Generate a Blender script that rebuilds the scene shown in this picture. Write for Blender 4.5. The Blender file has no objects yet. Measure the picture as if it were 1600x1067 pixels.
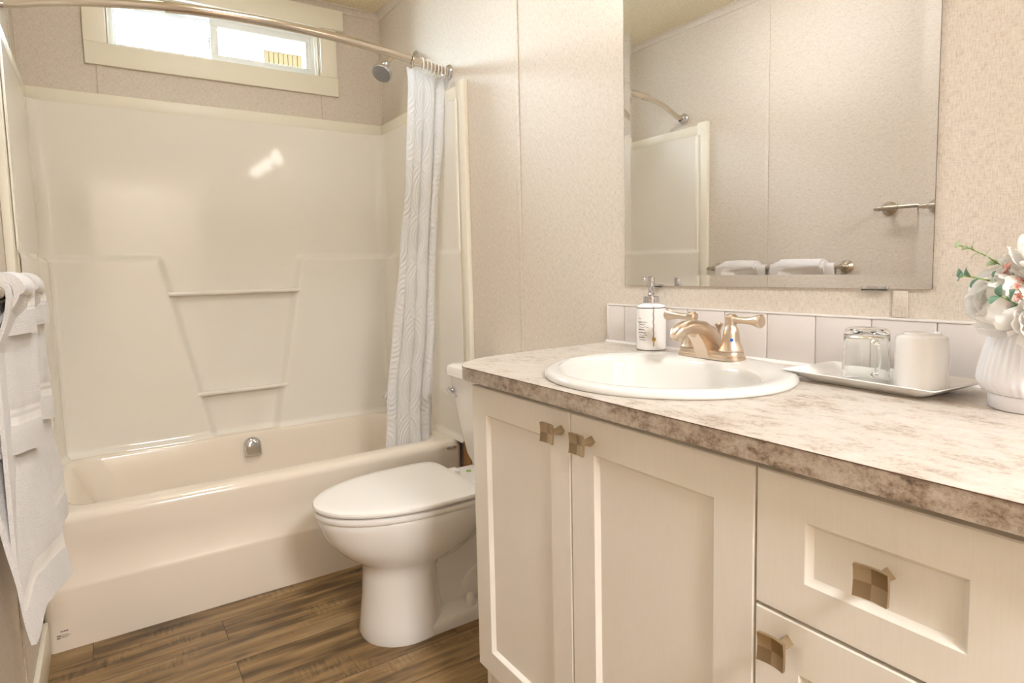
import bpy, bmesh, math, random
from mathutils import Vector, Matrix, noise

PI = math.pi
rnd = random.Random(7)
C = bpy.context.scene.collection
sc = bpy.context.scene

# ------------------------------------------------------------------ camera
cam_d = bpy.data.cameras.new('camera')
cam = bpy.data.objects.new('camera', cam_d)
C.objects.link(cam)
_R = Vector((0.83201155, -0.5543093, -0.02231528))
_U = Vector((0.0657278, 0.0585551, 0.99611804))
_F = Vector((0.55085082, 0.83024846, -0.08515205))
M = Matrix.Identity(4)
for i in range(3):
    M[i][0], M[i][1], M[i][2] = _R[i], _U[i], -_F[i]
M[0][3], M[1][3], M[2][3] = -1.19711, -2.90487, 1.08828
cam.matrix_world = M
cam_d.sensor_width = 36.0
cam_d.lens = 963.4 * 36.0 / 1600.0
cam_d.shift_y = -30.94 / 1600.0
cam_d.clip_start = 0.02
sc.camera = cam

# ------------------------------------------------------------------ view, world, big lights
sc.view_settings.view_transform = 'Standard'
sc.view_settings.look = 'None'
sc.view_settings.gamma = 1.0
sc.view_settings.use_curve_mapping = False
sc.view_settings.exposure = 0.50
sc.cycles.use_denoising = True
sc.cycles.max_bounces = 14
sc.cycles.transmission_bounces = 10
sc.cycles.glossy_bounces = 6
sc.cycles.diffuse_bounces = 6
sc.cycles.sample_clamp_indirect = 8.0

world = bpy.data.worlds.new('daylight')
sc.world = world
world.use_nodes = True
bg = world.node_tree.nodes['Background']
bg.inputs[0].default_value = (0.74, 0.87, 1.0, 1)
bg.inputs[1].default_value = 52.0

def area_light(name, loc, target, sx, sy, power, color):
    d = bpy.data.lights.new(name, 'AREA')
    d.shape = 'RECTANGLE'; d.size = sx; d.size_y = sy
    d.energy = power; d.color = color
    o = bpy.data.objects.new(name, d)
    o.location = loc
    o.rotation_euler = (Vector(target) - Vector(loc)).to_track_quat('-Z', 'Y').to_euler()
    C.objects.link(o)
    return o
# daylight falling through the high window ; an added, unseen hall fill light shines through the open doorway behind the camera
po = area_light('window_portal', (-0.705, 0.11, 2.09), (-0.705, -1.0, 2.09), 0.84, 0.24, 1.0, (1, 1, 1))
po.data.cycles.is_portal = True
area_light('hall_fill_light', (-0.80, -4.0, 2.28), (-0.80, -3.2, 0.0), 0.5, 0.5, 70.0, (0.97, 0.98, 1.0))

# ------------------------------------------------------------------ constants
W = 1.40          # room width (left wall at -W, mirror wall at 0)
H = 2.315
YN = -3.35        # near wall
TUB = 0.736
ZR = 0.405        # tub rim
ZS = 1.7915       # top of surround trim
ZC = 0.878        # counter top
XC = -0.551

# ------------------------------------------------------------------ material helpers
def newmat(name, color=(0.8, 0.8, 0.8), rough=0.5, metal=0.0, **kw):
    m = bpy.data.materials.new(name)
    m.use_nodes = True
    b = m.node_tree.nodes['Principled BSDF']
    b.inputs['Base Color'].default_value = (*color, 1)
    b.inputs['Roughness'].default_value = rough
    b.inputs['Metallic'].default_value = metal
    for k, v in kw.items():
        b.inputs[k].default_value = v
    return m

def N(m, t, **kw):
    n = m.node_tree.nodes.new(t)
    for k, v in kw.items():
        setattr(n, k, v)
    return n

def L(m, a, b):
    m.node_tree.links.new(a, b)

def coords(m, scale=(1, 1, 1), loc=(0, 0, 0), rot=(0, 0, 0)):
    g = N(m, 'ShaderNodeNewGeometry')
    mp = N(m, 'ShaderNodeMapping')
    mp.inputs['Scale'].default_value = scale
    mp.inputs['Location'].default_value = loc
    mp.inputs['Rotation'].default_value = rot
    L(m, g.outputs['Position'], mp.inputs['Vector'])
    return mp.outputs['Vector']

def noise_tex(m, vec, scale, detail=3, rough=0.5):
    n = N(m, 'ShaderNodeTexNoise')
    n.inputs['Scale'].default_value = scale
    n.inputs['Detail'].default_value = detail
    n.inputs['Roughness'].default_value = rough
    L(m, vec, n.inputs['Vector'])
    return n.outputs['Fac']

def ramp(m, fac, stops):
    r = N(m, 'ShaderNodeValToRGB')
    el = r.color_ramp.elements
    el[0].position, el[0].color = stops[0][0], (*stops[0][1], 1)
    el[1].position, el[1].color = stops[-1][0], (*stops[-1][1], 1)
    for p, c in stops[1:-1]:
        e = el.new(p); e.color = (*c, 1)
    L(m, fac, r.inputs['Fac'])
    return r.outputs['Color']

def mathn(m, op, a, b=None, clamp=False):
    n = N(m, 'ShaderNodeMath', operation=op)
    n.use_clamp = clamp
    for i, v in enumerate((a, b)):
        if v is None: continue
        if isinstance(v, (int, float)): n.inputs[i].default_value = v
        else: L(m, v, n.inputs[i])
    return n.outputs[0]

def bump(m, h, strength=0.2, dist=0.002):
    b = N(m, 'ShaderNodeBump')
    b.inputs['Strength'].default_value = strength
    b.inputs['Distance'].default_value = dist
    L(m, h, b.inputs['Height'])
    L(m, b.outputs['Normal'], m.node_tree.nodes['Principled BSDF'].inputs['Normal'])

def base(m, col):
    L(m, col, m.node_tree.nodes['Principled BSDF'].inputs['Base Color'])

# wallpaper: pale beige vinyl panel with a fine woven thread
def wall_material():
    m = newmat('wall_vinyl', rough=0.55)
    v = noise_tex(m, coords(m, (1.0, 1.0, 0.16)), 520, 2, 0.6)
    h = noise_tex(m, coords(m, (0.16, 0.16, 1.0)), 520, 2, 0.6)
    c = noise_tex(m, coords(m), 55, 3, 0.6)
    s = mathn(m, 'ADD', mathn(m, 'MULTIPLY', v, 0.45), mathn(m, 'MULTIPLY', h, 0.35))
    s = mathn(m, 'ADD', s, mathn(m, 'MULTIPLY', c, 0.12))
    s = mathn(m, 'ADD', s, 0.04)
    base(m, ramp(m, s, [(0.36, (0.48, 0.41, 0.335)), (0.46, (0.63, 0.555, 0.47)),
                        (0.55, (0.69, 0.62, 0.535)), (0.66, (0.75, 0.685, 0.60))]))
    bump(m, s, 0.15, 0.0006)
    return m
M_wall = wall_material()

def ceiling_material():
    m = newmat('ceiling_texture', rough=0.9)
    n = noise_tex(m, coords(m), 130, 4, 0.7)
    base(m, ramp(m, n, [(0.35, (0.64, 0.54, 0.36)), (0.6, (0.86, 0.77, 0.57))]))
    bump(m, n, 0.8, 0.004)
    return m
M_ceil = ceiling_material()

def floor_material():
    m = newmat('floor_planks', rough=0.42)
    v = coords(m, loc=(0.948 + 0.0, 0.833, 0))
    br = N(m, 'ShaderNodeTexBrick')
    br.offset = 0.37; br.offset_frequency = 2
    br.inputs['Color1'].default_value = (0, 0, 0, 1)
    br.inputs['Color2'].default_value = (1, 1, 1, 1)
    br.inputs['Mortar'].default_value = (0.5, 0.5, 0.5, 1)
    br.inputs['Scale'].default_value = 1.0
    br.inputs['Mortar Size'].default_value = 0.0012
    br.inputs['Mortar Smooth'].default_value = 0.2
    br.inputs['Brick Width'].default_value = 0.915
    br.inputs['Row Height'].default_value = 0.1245
    L(m, v, br.inputs['Vector'])
    # per plank shift of the grain
    sep = N(m, 'ShaderNodeSeparateColor'); L(m, br.outputs['Color'], sep.inputs[0])
    shift = mathn(m, 'MULTIPLY', sep.outputs[0], 7.0)
    g = N(m, 'ShaderNodeNewGeometry')
    s3 = N(m, 'ShaderNodeSeparateXYZ'); L(m, g.outputs['Position'], s3.inputs[0])
    cx = N(m, 'ShaderNodeCombineXYZ')
    L(m, mathn(m, 'ADD', s3.outputs[0], shift), cx.inputs[0])
    L(m, mathn(m, 'MULTIPLY', s3.outputs[1], 9.0), cx.inputs[1])
    L(m, shift, cx.inputs[2])
    grain = noise_tex(m, cx.outputs[0], 3.2, 7, 0.62)
    cx2 = N(m, 'ShaderNodeCombineXYZ')
    L(m, mathn(m, 'ADD', mathn(m, 'MULTIPLY', s3.outputs[0], 1.2), shift), cx2.inputs[0])
    L(m, mathn(m, 'MULTIPLY', s3.outputs[1], 5.0), cx2.inputs[1])
    cloud = noise_tex(m, cx2.outputs[0], 2.2, 3, 0.5)
    cx3 = N(m, 'ShaderNodeCombineXYZ')                 # short cross-cut saw marks
    L(m, mathn(m, 'MULTIPLY', s3.outputs[0], 60.0), cx3.inputs[0])
    L(m, mathn(m, 'MULTIPLY', s3.outputs[1], 9.0), cx3.inputs[1])
    L(m, shift, cx3.inputs[2])
    saw = noise_tex(m, cx3.outputs[0], 2.0, 2, 0.6)
    t = mathn(m, 'ADD', mathn(m, 'MULTIPLY', grain, 0.62), mathn(m, 'MULTIPLY', cloud, 0.42))
    patch = noise_tex(m, coords(m, (1, 2, 1), loc=(3, 1, 0)), 5.0, 2, 0.5)
    pm = ramp(m, patch, [(0.55, (0, 0, 0)), (0.64, (1, 1, 1))])
    ps = N(m, 'ShaderNodeSeparateColor'); L(m, pm, ps.inputs[0])
    sm = mathn(m, 'MULTIPLY', mathn(m, 'SUBTRACT', saw, 0.5), mathn(m, 'MULTIPLY', ps.outputs[0], 0.30))
    t = mathn(m, 'ADD', t, sm)
    t = mathn(m, 'ADD', t, mathn(m, 'MULTIPLY', mathn(m, 'SUBTRACT', sep.outputs[0], 0.5), 0.10))
    col = ramp(m, t, [(0.35, (0.050, 0.026, 0.010)), (0.45, (0.120, 0.070, 0.028)),
                      (0.54, (0.235, 0.143, 0.058)), (0.65, (0.345, 0.228, 0.108)), (0.78, (0.44, 0.31, 0.17))])
    mix = N(m, 'ShaderNodeMix', data_type='RGBA')
    L(m, br.outputs['Fac'], mix.inputs[0]); L(m, col, mix.inputs[6])
    mix.inputs[7].default_value = (0.045, 0.025, 0.014, 1)
    base(m, mix.outputs[2])
    bump(m, mathn(m, 'SUBTRACT', mathn(m, 'MULTIPLY', grain, 0.4), br.outputs['Fac']), 0.35, 0.001)
    return m
M_floor = floor_material()

def counter_material(name, dark):
    m = newmat(name, rough=0.32)
    v = coords(m)
    w1 = noise_tex(m, coords(m, (1.0, 0.55, 1.0), rot=(0, 0, 0.5)), 38, 10, 0.80)
    w2 = noise_tex(m, coords(m, loc=(2, 5, 1)), 150, 5, 0.75)
    w3 = noise_tex(m, coords(m, (1, 0.7, 1), loc=(7, 1, 3)), 10, 6, 0.65)
    s = mathn(m, 'ADD', mathn(m, 'MULTIPLY', w1, 0.58), mathn(m, 'ADD', mathn(m, 'MULTIPLY', w2, 0.24), mathn(m, 'MULTIPLY', w3, 0.18)))
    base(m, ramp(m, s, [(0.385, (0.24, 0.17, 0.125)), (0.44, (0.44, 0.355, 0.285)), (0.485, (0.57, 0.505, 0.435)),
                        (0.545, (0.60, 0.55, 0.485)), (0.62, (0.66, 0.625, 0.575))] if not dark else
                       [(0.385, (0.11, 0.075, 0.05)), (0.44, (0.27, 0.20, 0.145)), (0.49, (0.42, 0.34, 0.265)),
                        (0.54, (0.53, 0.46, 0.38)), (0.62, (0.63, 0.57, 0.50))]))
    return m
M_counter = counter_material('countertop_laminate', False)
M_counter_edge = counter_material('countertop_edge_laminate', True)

def cabinet_material():
    m = newmat('cabinet_white', (0.80, 0.755, 0.685), rough=0.42)
    n = noise_tex(m, coords(m, (1, 1, 0.05)), 420, 3, 0.6)
    base(m, ramp(m, n, [(0.3, (0.87, 0.83, 0.755)), (0.6, (0.89, 0.85, 0.78))]))
    bump(m, n, 0.05, 0.0005)
    return m
M_cab = cabinet_material()
M_trim = newmat('trim_cream', (0.83, 0.78, 0.66), 0.4)
M_casing = newmat('casing_cream', (0.84, 0.79, 0.66), 0.42)
M_acryl = newmat('tub_gelcoat', (0.81, 0.77, 0.695), 0.06, **{'Specular IOR Level': 0.55})
M_tub = newmat('tub_gelcoat_floor_bounce', (0.80, 0.715, 0.60), 0.12, **{'Specular IOR Level': 0.55})  # same gelcoat as the panels, warmed by floor reflection put into its colour
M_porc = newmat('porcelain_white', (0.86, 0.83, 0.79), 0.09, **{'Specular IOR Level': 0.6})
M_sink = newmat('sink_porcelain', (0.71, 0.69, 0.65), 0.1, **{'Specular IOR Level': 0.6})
M_seat = newmat('seat_plastic', (0.87, 0.84, 0.80), 0.18)
M_tile = newmat('tile_glaze', (0.74, 0.69, 0.66), 0.22)
M_grout = newmat('grout', (0.76, 0.73, 0.71), 0.8)
M_chrome = newmat('chrome', (0.66, 0.66, 0.69), 0.07, 1.0)
M_steel = newmat('rod_steel', (0.62, 0.55, 0.47), 0.2, 1.0)
M_vinyl = newmat('window_vinyl', (0.88, 0.90, 0.90), 0.35)
M_dark = newmat('dark_gap', (0.05, 0.04, 0.03), 0.6)
M_white_plastic = newmat('ring_plastic', (0.86, 0.82, 0.76), 0.3)
M_wood = newmat('raw_wood', (0.42, 0.22, 0.08), 0.6)
M_ink = newmat('printed_ink', (0.05, 0.04, 0.04), 0.5)

def brushed(name, color, rough):
    m = newmat(name, color, rough, 1.0)
    n = noise_tex(m, coords(m, (1, 1, 0.08)), 900, 2, 0.6)
    r = mathn(m, 'ADD', mathn(m, 'MULTIPLY', n, 0.08), rough - 0.04)
    L(m, r, m.node_tree.nodes['Principled BSDF'].inputs['Roughness'])
    return m
M_nickel = brushed('brushed_nickel_warm', (0.70, 0.58, 0.46), 0.33)
M_knob = brushed('knob_nickel', (0.56, 0.46, 0.32), 0.30)
M_knob2 = brushed('knob_nickel_brushed_sheen', (0.40, 0.31, 0.20), 0.36)  # darker sheen of the alternate brushed quarters put into the colour
M_bar = brushed('towel_bar_nickel', (0.52, 0.46, 0.38), 0.3)

def terry():
    m = newmat('terry_cloth', (0.90, 0.87, 0.85), 0.95, **{'Sheen Weight': 0.3})
    n = noise_tex(m, coords(m), 420, 3, 0.7)
    base(m, ramp(m, n, [(0.3, (0.80, 0.76, 0.73)), (0.6, (0.92, 0.89, 0.87))]))
    bump(m, n, 0.9, 0.004)
    return m
M_terry = terry()
M_band = newmat('towel_band_weave', (0.90, 0.87, 0.84), 0.7)
bump(M_band, noise_tex(M_band, coords(M_band, (0.2, 0.2, 2.0)), 500, 1), 0.5, 0.001)

def curtain_mat():
    m = newmat('curtain_fabric', (0.90, 0.88, 0.88), 0.7)
    uv = N(m, 'ShaderNodeUVMap')
    mp = N(m, 'ShaderNodeMapping'); mp.inputs['Scale'].default_value = (2.6, 8.5, 1)
    L(m, uv.outputs[0], mp.inputs[0])
    vo = N(m, 'ShaderNodeTexVoronoi'); vo.inputs['Scale'].default_value = 1.0
    vo.inputs['Randomness'].default_value = 0.35
    vo.voronoi_dimensions = '2D'
    L(m, mp.outputs[0], vo.inputs['Vector'])
    rings = mathn(m, 'SINE', mathn(m, 'MULTIPLY', vo.outputs['Distance'], 62.0))
    n = noise_tex(m, mp.outputs[0], 26.0, 4, 0.8)
    h = mathn(m, 'ADD', mathn(m, 'MULTIPLY', rings, 0.5), mathn(m, 'MULTIPLY', mathn(m, 'GREATER_THAN', n, 0.52), 0.8))
    bump(m, h, 0.8, 0.003)
    base(m, ramp(m, mathn(m, 'ADD', mathn(m, 'MULTIPLY', h, 0.4), 0.3), [(0.1, (0.91, 0.895, 0.885)), (0.9, (0.985, 0.975, 0.965))]))
    b = m.node_tree.nodes['Principled BSDF']
    tr = N(m, 'ShaderNodeBsdfTranslucent'); tr.inputs[0].default_value = (0.92, 0.92, 0.95, 1)
    mx = N(m, 'ShaderNodeMixShader'); mx.inputs[0].default_value = 0.30
    out = m.node_tree.nodes['Material Output']
    L(m, b.outputs[0], mx.inputs[1]); L(m, tr.outputs[0], mx.inputs[2]); L(m, mx.outputs[0], out.inputs[0])
    return m
M_curtain = curtain_mat()

def pane_mat():
    m = bpy.data.materials.new('window_glass'); m.use_nodes = True
    nt = m.node_tree; nt.nodes.clear()
    out = N(m, 'ShaderNodeOutputMaterial'); t = N(m, 'ShaderNodeBsdfTransparent'); g = N(m, 'ShaderNodeBsdfGlossy')
    t.inputs[0].default_value = (0.96, 0.99, 0.98, 1); g.inputs['Roughness'].default_value = 0.02
    f = N(m, 'ShaderNodeFresnel'); f.inputs[0].default_value = 1.45
    mx = N(m, 'ShaderNodeMixShader')
    L(m, f.outputs[0], mx.inputs[0]); L(m, t.outputs[0], mx.inputs[1]); L(m, g.outputs[0], mx.inputs[2]); L(m, mx.outputs[0], out.inputs[0])
    return m
M_pane = pane_mat()
M_glass = newmat('clear_glass', (0.985, 1.0, 0.99), 0.0, **{'Transmission Weight': 1.0, 'IOR': 1.45})
M_mirror_glass = newmat('mirror_glass', (1.0, 1.0, 1.0), 0.0, **{'Transmission Weight': 1.0, 'IOR': 1.5})
M_silver = newmat('mirror_silver', (0.875, 0.87, 0.87), 0.0, 1.0)
def shade_mat():
    m = newmat('lamp_shade_glass', (0.95, 0.9, 0.8), 0.4)
    b = m.node_tree.nodes['Principled BSDF']
    b.inputs['Emission Color'].default_value = (1.0, 0.93, 0.85, 1)
    b.inputs['Emission Strength'].default_value = 6.5
    return m
M_shade = shade_mat()

# ------------------------------------------------------------------ geometry helpers
def wloc(o):
    p = Vector((0, 0, 0))
    while o is not None:
        p += o.location; o = o.parent
    return p

def obj(name, bm, mat, parent=None, smooth=True, angle=35, recalc=True):
    """one mesh object; vertices are given in world coordinates"""
    if recalc:
        bmesh.ops.recalc_face_normals(bm, faces=bm.faces)
    me = bpy.data.meshes.new(name)
    bm.to_mesh(me); bm.free()
    mats = mat if isinstance(mat, (list, tuple)) else [mat]
    for mm in mats: me.materials.append(mm)
    if smooth:
        me.shade_smooth()
        me.set_sharp_from_angle(angle=math.radians(angle))
    o = bpy.data.objects.new(name, me)
    C.objects.link(o)
    if parent is not None:
        me.transform(Matrix.Translation(-wloc(parent)))
        o.parent = parent
    return o

def rebase(o, loc):
    """give a one-mesh thing its origin at its own base"""
    o.data.transform(Matrix.Translation(-Vector(loc))); o.location = loc
    return o

def tag(o, label, cat, group=None):
    o['label'] = label; o['category'] = cat
    if group: o['group'] = group
    return o

def thing(name, label, cat, loc=(0, 0, 0), group=None):
    o = bpy.data.objects.new(name, None); C.objects.link(o)
    o.location = loc; o.empty_display_size = 0.05
    return tag(o, label, cat, group)

def struct(name, bm, mat, **k):
    o = obj(name, bm, mat, **k); o['kind'] = 'structure'
    return o

def NB(): return bmesh.new()

def add_box(bm, x0, x1, y0, y1, z0, z1, bev=0.0, seg=2, mi=0, mat4=None):
    t = bmesh.new()
    bmesh.ops.create_cube(t, size=1.0)
    for v in t.verts:
        v.co = Vector((x0 + (v.co.x + .5) * (x1 - x0), y0 + (v.co.y + .5) * (y1 - y0), z0 + (v.co.z + .5) * (z1 - z0)))
    if bev > 0:
        bmesh.ops.bevel(t, geom=list(t.edges), offset=bev, segments=seg, affect='EDGES', profile=0.5)
    merge(bm, t, mi, mat4)

def merge(bm, t, mi=0, mat4=None):
    mp = {}
    for v in t.verts:
        mp[v] = bm.verts.new(mat4 @ v.co if mat4 else v.co)
    for f in t.faces:
        try:
            nf = bm.faces.new([mp[v] for v in f.verts]); nf.material_index = mi
        except ValueError: pass
    t.free()

def add_loft(bm, rings, cap0=True, cap1=True, closed=True, mi=0):
    vs = [[bm.verts.new(p) for p in r] for r in rings]
    n = len(rings[0])
    for a, b in zip(vs[:-1], vs[1:]):
        for i in range(n if closed else n - 1):
            j = (i + 1) % n
            f = bm.faces.new((a[i], a[j], b[j], b[i])); f.material_index = mi
    if cap0: f = bm.faces.new(list(reversed(vs[0]))); f.material_index = mi
    if cap1: f = bm.faces.new(vs[-1]); f.material_index = mi
    return vs

def frame_from(d):
    d = Vector(d).normalized()
    a = Vector((0, 0, 1)) if abs(d.z) < 0.9 else Vector((1, 0, 0))
    x = d.cross(a).normalized(); y = d.cross(x).normalized()
    return x, y, d

def add_lathe(bm, prof, c, axis=(0, 0, 1), n=40, cap0=True, cap1=True, mi=0, ribs=0, ribamp=0):
    """prof: list of (radius, height along axis)"""
    x, y, d = frame_from(axis); c = Vector(c)
    rings = []
    for r, h in prof:
        ring = []
        for i in range(n):
            a = 2 * PI * i / n
            rr = r
            if ribs and r > 0.01: rr = r - ribamp * (0.5 - 0.5 * math.cos(a * ribs)) 
            ring.append(c + d * h + (x * math.cos(a) + y * math.sin(a)) * max(rr, 1e-5))
        rings.append(ring)
    return add_loft(bm, rings, cap0, cap1, mi=mi)

def add_tube(bm, pts, r, n=16, cap=True, mi=0):
    pts = [Vector(p) for p in pts]
    rs = r if isinstance(r, (list, tuple)) else [r] * len(pts)
    prev = None; rings = []
    for i, p in enumerate(pts):
        t = (pts[min(i + 1, len(pts) - 1)] - pts[max(i - 1, 0)]).normalized()
        if prev is None:
            x, y, _ = frame_from(t)
        else:
            x = (prev - t * prev.dot(t)).normalized(); y = t.cross(x)
        prev = x
        rings.append([p + (x * math.cos(2 * PI * k / n) + y * math.sin(2 * PI * k / n)) * rs[i] for k in range(n)])
    return add_loft(bm, rings, cap, cap, mi=mi)

def rrect(cx, cy, hx, hy, r, z, n=6):
    """rounded rectangle ring, counter-clockwise"""
    r = min(r, hx * .999, hy * .999); out = []
    for (sx, sy, a0) in ((1, 1, 0), (-1, 1, PI / 2), (-1, -1, PI), (1, -1, 1.5 * PI)):
        for k in range(n + 1):
            a = a0 + (PI / 2) * k / n
            out.append(Vector((cx + sx * (hx - r) + r * math.cos(a), cy + sy * (hy - r) + r * math.sin(a), z)))
    return out

def ellipse(cx, cy, rx, ry, z, n=64):
    return [Vector((cx + rx * math.cos(2 * PI * i / n), cy + ry * math.sin(2 * PI * i / n), z)) for i in range(n)]

def catmull(pts, k=8):
    pts = [Vector(p) for p in pts]; P = [pts[0] * 2 - pts[1]] + pts + [pts[-1] * 2 - pts[-2]]; out = []
    for i in range(1, len(P) - 2):
        for j in range(k):
            t = j / k; a, b, c, d = P[i - 1], P[i], P[i + 1], P[i + 2]
            out.append(0.5 * ((2 * b) + (c - a) * t + (2 * a - 5 * b + 4 * c - d) * t * t + (3 * b - a - 3 * c + d) * t ** 3))
    out.append(pts[-1]); return out

def sstep(a, b, x):
    t = max(0.0, min(1.0, (x - a) / (b - a))); return t * t * (3 - 2 * t)
def lerp(a, b, t): return a + (b - a) * t

# ================================================================== SETTING
WT = 0.10
bm = NB(); add_box(bm, -W - WT, WT, YN - 1.3, WT + 0.05, -0.06, 0.0); struct('floor', bm, M_floor, smooth=False)
bm = NB(); add_box(bm, -W - WT, WT, YN - 1.3, WT + 0.05, H, H + 0.08); struct('ceiling', bm, M_ceil, smooth=False)
bm = NB(); add_box(bm, 0, WT, YN - 1.3, WT, 0, H); struct('wall_right', bm, M_wall, smooth=False)
bm = NB(); add_box(bm, -W - WT, -W, YN - 1.3, WT, 0, H); struct('wall_left', bm, M_wall, smooth=False)
# far wall with the window opening
WX0, WX1, WZ0, WZ1 = -1.115, -0.296, 1.985, 2.195
bm = NB()
add_box(bm, -W, WX0, 0, WT, 0, H); add_box(bm, WX1, 0, 0, WT, 0, H)
add_box(bm, WX0, WX1, 0, WT, 0, WZ0); add_box(bm, WX0, WX1, 0, WT, WZ1, H)
struct('wall_far', bm, M_wall, smooth=False)
# near wall with an open doorway (behind the camera)
bm = NB()
add_box(bm, -W, -1.22, YN - WT, YN, 0, H); add_box(bm, -0.42, 0, YN - WT, YN, 0, H)
add_box(bm, -1.22, -0.42, YN - WT, YN, 2.04, H)
struct('wall_near', bm, M_wall, smooth=False)
bm = NB(); add_box(bm, -W, 0, YN - 1.3, YN - 1.22, 0, H); struct('wall_hall', bm, M_wall, smooth=False)
bm = NB()
add_box(bm, -1.29, -1.215, YN, YN + 0.012, 0, 2.11, 0.002); add_box(bm, -0.425, -0.35, YN, YN + 0.012, 0, 2.11, 0.002)
add_box(bm, -1.215, -0.425, YN, YN + 0.012, 2.035, 2.11, 0.002)
struct('door_1', bm, M_casing)

# panel battens (thin strips over the seams), wall corners, ceiling cove
def strip(name, *a, mat=M_wall, bev=0.0012):
    bm = NB(); add_box(bm, *a, bev); return struct(name, bm, mat)
strip('trim_1', -0.0035, 0, -1.176, -1.157, 0.0, 2.30)
strip('trim_2', -0.0035, 0, -2.381, -2.356, 0.9855, 1.0335)
strip('trim_18', -0.0035, 0, -2.381, -2.356, 1.803, 1.935)
strip('trim_3', -W, -W + 0.0035, -1.165, -1.146, 0.10, 2.30)
strip('trim_4', -W, -W + 0.0035, -2.38, -2.355, 0.10, 2.30)
strip('trim_5', -W, -W + 0.0035, -0.205, -0.185, ZS, 2.30)
strip('trim_6', -1.158, -1.138, -0.0035, 0, ZS, 2.30)
strip('trim_7', -0.296, -0.277, -0.0035, 0, ZS, 2.30)
strip('trim_8', -0.008, 0, -0.008, 0, ZS, 2.30)
strip('trim_9', -W, -W + 0.008, -0.008, 0, ZS, 2.30)
def cove(name, pts2d, along, a0, a1, wall):
    bm = NB(); rings = []
    for t in (a0, a1):
        r = []
        for (u, z) in pts2d:
            if along == 'x': r.append(Vector((t, -u, z)))
            else: r.append(Vector((wall + (u if wall < -0.5 else -u), t, z)))
        rings.append(r)
    add_loft(bm, rings); return struct(name, bm, M_wall)
cv = [(0, H), (0, H - 0.028), (0.004, H - 0.028), (0.006, H - 0.018), (0.018, H - 0.006), (0.028, H - 0.004), (0.028, H)]
cove('trim_10', cv, 'x', -W, 0, 0)
cove('trim_11', cv, 'y', YN, 0, 0)
cove('trim_12', cv, 'y', YN, 0, -W)

# baseboards
bm = NB(); add_box(bm, -W, -W + 0.013, YN, -TUB - 0.002, 0.0, 0.105, 0.003); struct('baseboard_left', bm, M_trim)
bm = NB(); add_box(bm, -0.012, 0, -1.60, -0.84, 0.0, 0.095, 0.003); struct('baseboard_right', bm, M_trim)

# window trim: flat cream boards, the head board thicker and wider
bm = NB(); add_box(bm, -1.192, -0.218, -0.016, 0, 1.903, 1.986, 0.0015); struct('trim_13', bm, M_casing)
bm = NB(); add_box(bm, -1.192, -1.118, -0.016, 0, 1.986, 2.200, 0.0015); struct('trim_14', bm, M_casing)
bm = NB(); add_box(bm, -0.293, -0.220, -0.016, 0, 1.986, 2.200, 0.0015); struct('trim_15', bm, M_casing)
bm = NB(); add_box(bm, -1.225, -0.186, -0.024, 0, 2.200, 2.289, 0.0015); struct('trim_16', bm, M_casing)

# window_1: vinyl slider
wroot = bpy.data.objects.new('window_1', None); C.objects.link(wroot); wroot.location = (-0.705, 0.06, WZ0); wroot['kind'] = 'structure'
def ring_frame(x0, x1, z0, z1, y0, y1, t, bev=0.002):
    bm = NB()
    add_box(bm, x0, x1, y0, y1, z0, z0 + t, bev); add_box(bm, x0, x1, y0, y1, z1 - t, z1, bev)
    add_box(bm, x0, x0 + t, y0, y1, z0 + t, z1 - t, bev); add_box(bm, x1 - t, x1, y0, y1, z0 + t, z1 - t, bev)
    return bm
bm = ring_frame(WX0 + .001, WX1 - .001, WZ0 + .001, WZ1 - .001, 0.006, 0.052, 0.006)
obj('jamb', bm, M_casing, wroot)
obj('window_frame', ring_frame(WX0 + .007, WX1 - .007, WZ0 + .003, WZ1 - .003, 0.050, 0.098, 0.018), M_vinyl, wroot)
s1 = obj('sash', ring_frame(-1.10, -0.715, WZ0 + .017, WZ1 - .017, 0.076, 0.092, 0.018), M_vinyl, wroot)
bm = NB(); add_box(bm, -1.087, -0.728, 0.082, 0.085, WZ0 + .03, WZ1 - .03); obj('pane', bm, M_pane, s1)
s2 = obj('sash', ring_frame(-0.740, -0.311, WZ0 + .017, WZ1 - .017, 0.056, 0.073, 0.030), M_vinyl, wroot)
bm = NB(); add_box(bm, -0.714, -0.337, 0.063, 0.066, WZ0 + .043, WZ1 - .043); obj('pane', bm, M_pane, s2)
bm = NB(); add_box(bm, -0.748, -0.741, 0.058, 0.07, 2.045, 2.10, 0.002); add_box(bm, -0.752, -0.741, 0.060, 0.068, 2.078, 2.088, 0.002)
obj('latch', bm, M_vinyl, wroot)

# outdoors seen through the right pane: a neighbouring building's board-filled opening in a white frame
bm = NB(); add_box(bm, -6, 8, 0.6, 12, -0.75, -0.65); struct('ground', bm, newmat('gravel', (0.45, 0.43, 0.38), 0.9), smooth=False)
nb = thing('neighbouring_shed', 'bleached white shed with beige board opening, seen through the right window pane', 'building', (0.9, 3.5, -0.65))
M_siding = newmat('white_siding', (0.75, 0.80, 0.80), 0.7)
bm = NB()
for k in range(20): add_box(bm, 0.02, 2.4, 3.10, 3.5, -0.65 + k * 0.2, -0.65 + (k + 1) * 0.2 - 0.008)
obj('wall', bm, M_siding, nb, smooth=False)
bm = NB()
for k in range(8): add_box(bm, 0.16 + k * 0.042, 0.16 + (k + 1) * 0.042 - 0.004, 3.075, 3.10, 2.86, 3.10, 0.003)
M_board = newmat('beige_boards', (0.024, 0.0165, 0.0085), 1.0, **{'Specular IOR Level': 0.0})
obj('board_panel', bm, M_board, nb)
obj('window_frame', ring_frame(0.11, 0.545, 2.81, 3.15, 3.06, 3.10, 0.045), M_siding, nb)

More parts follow.
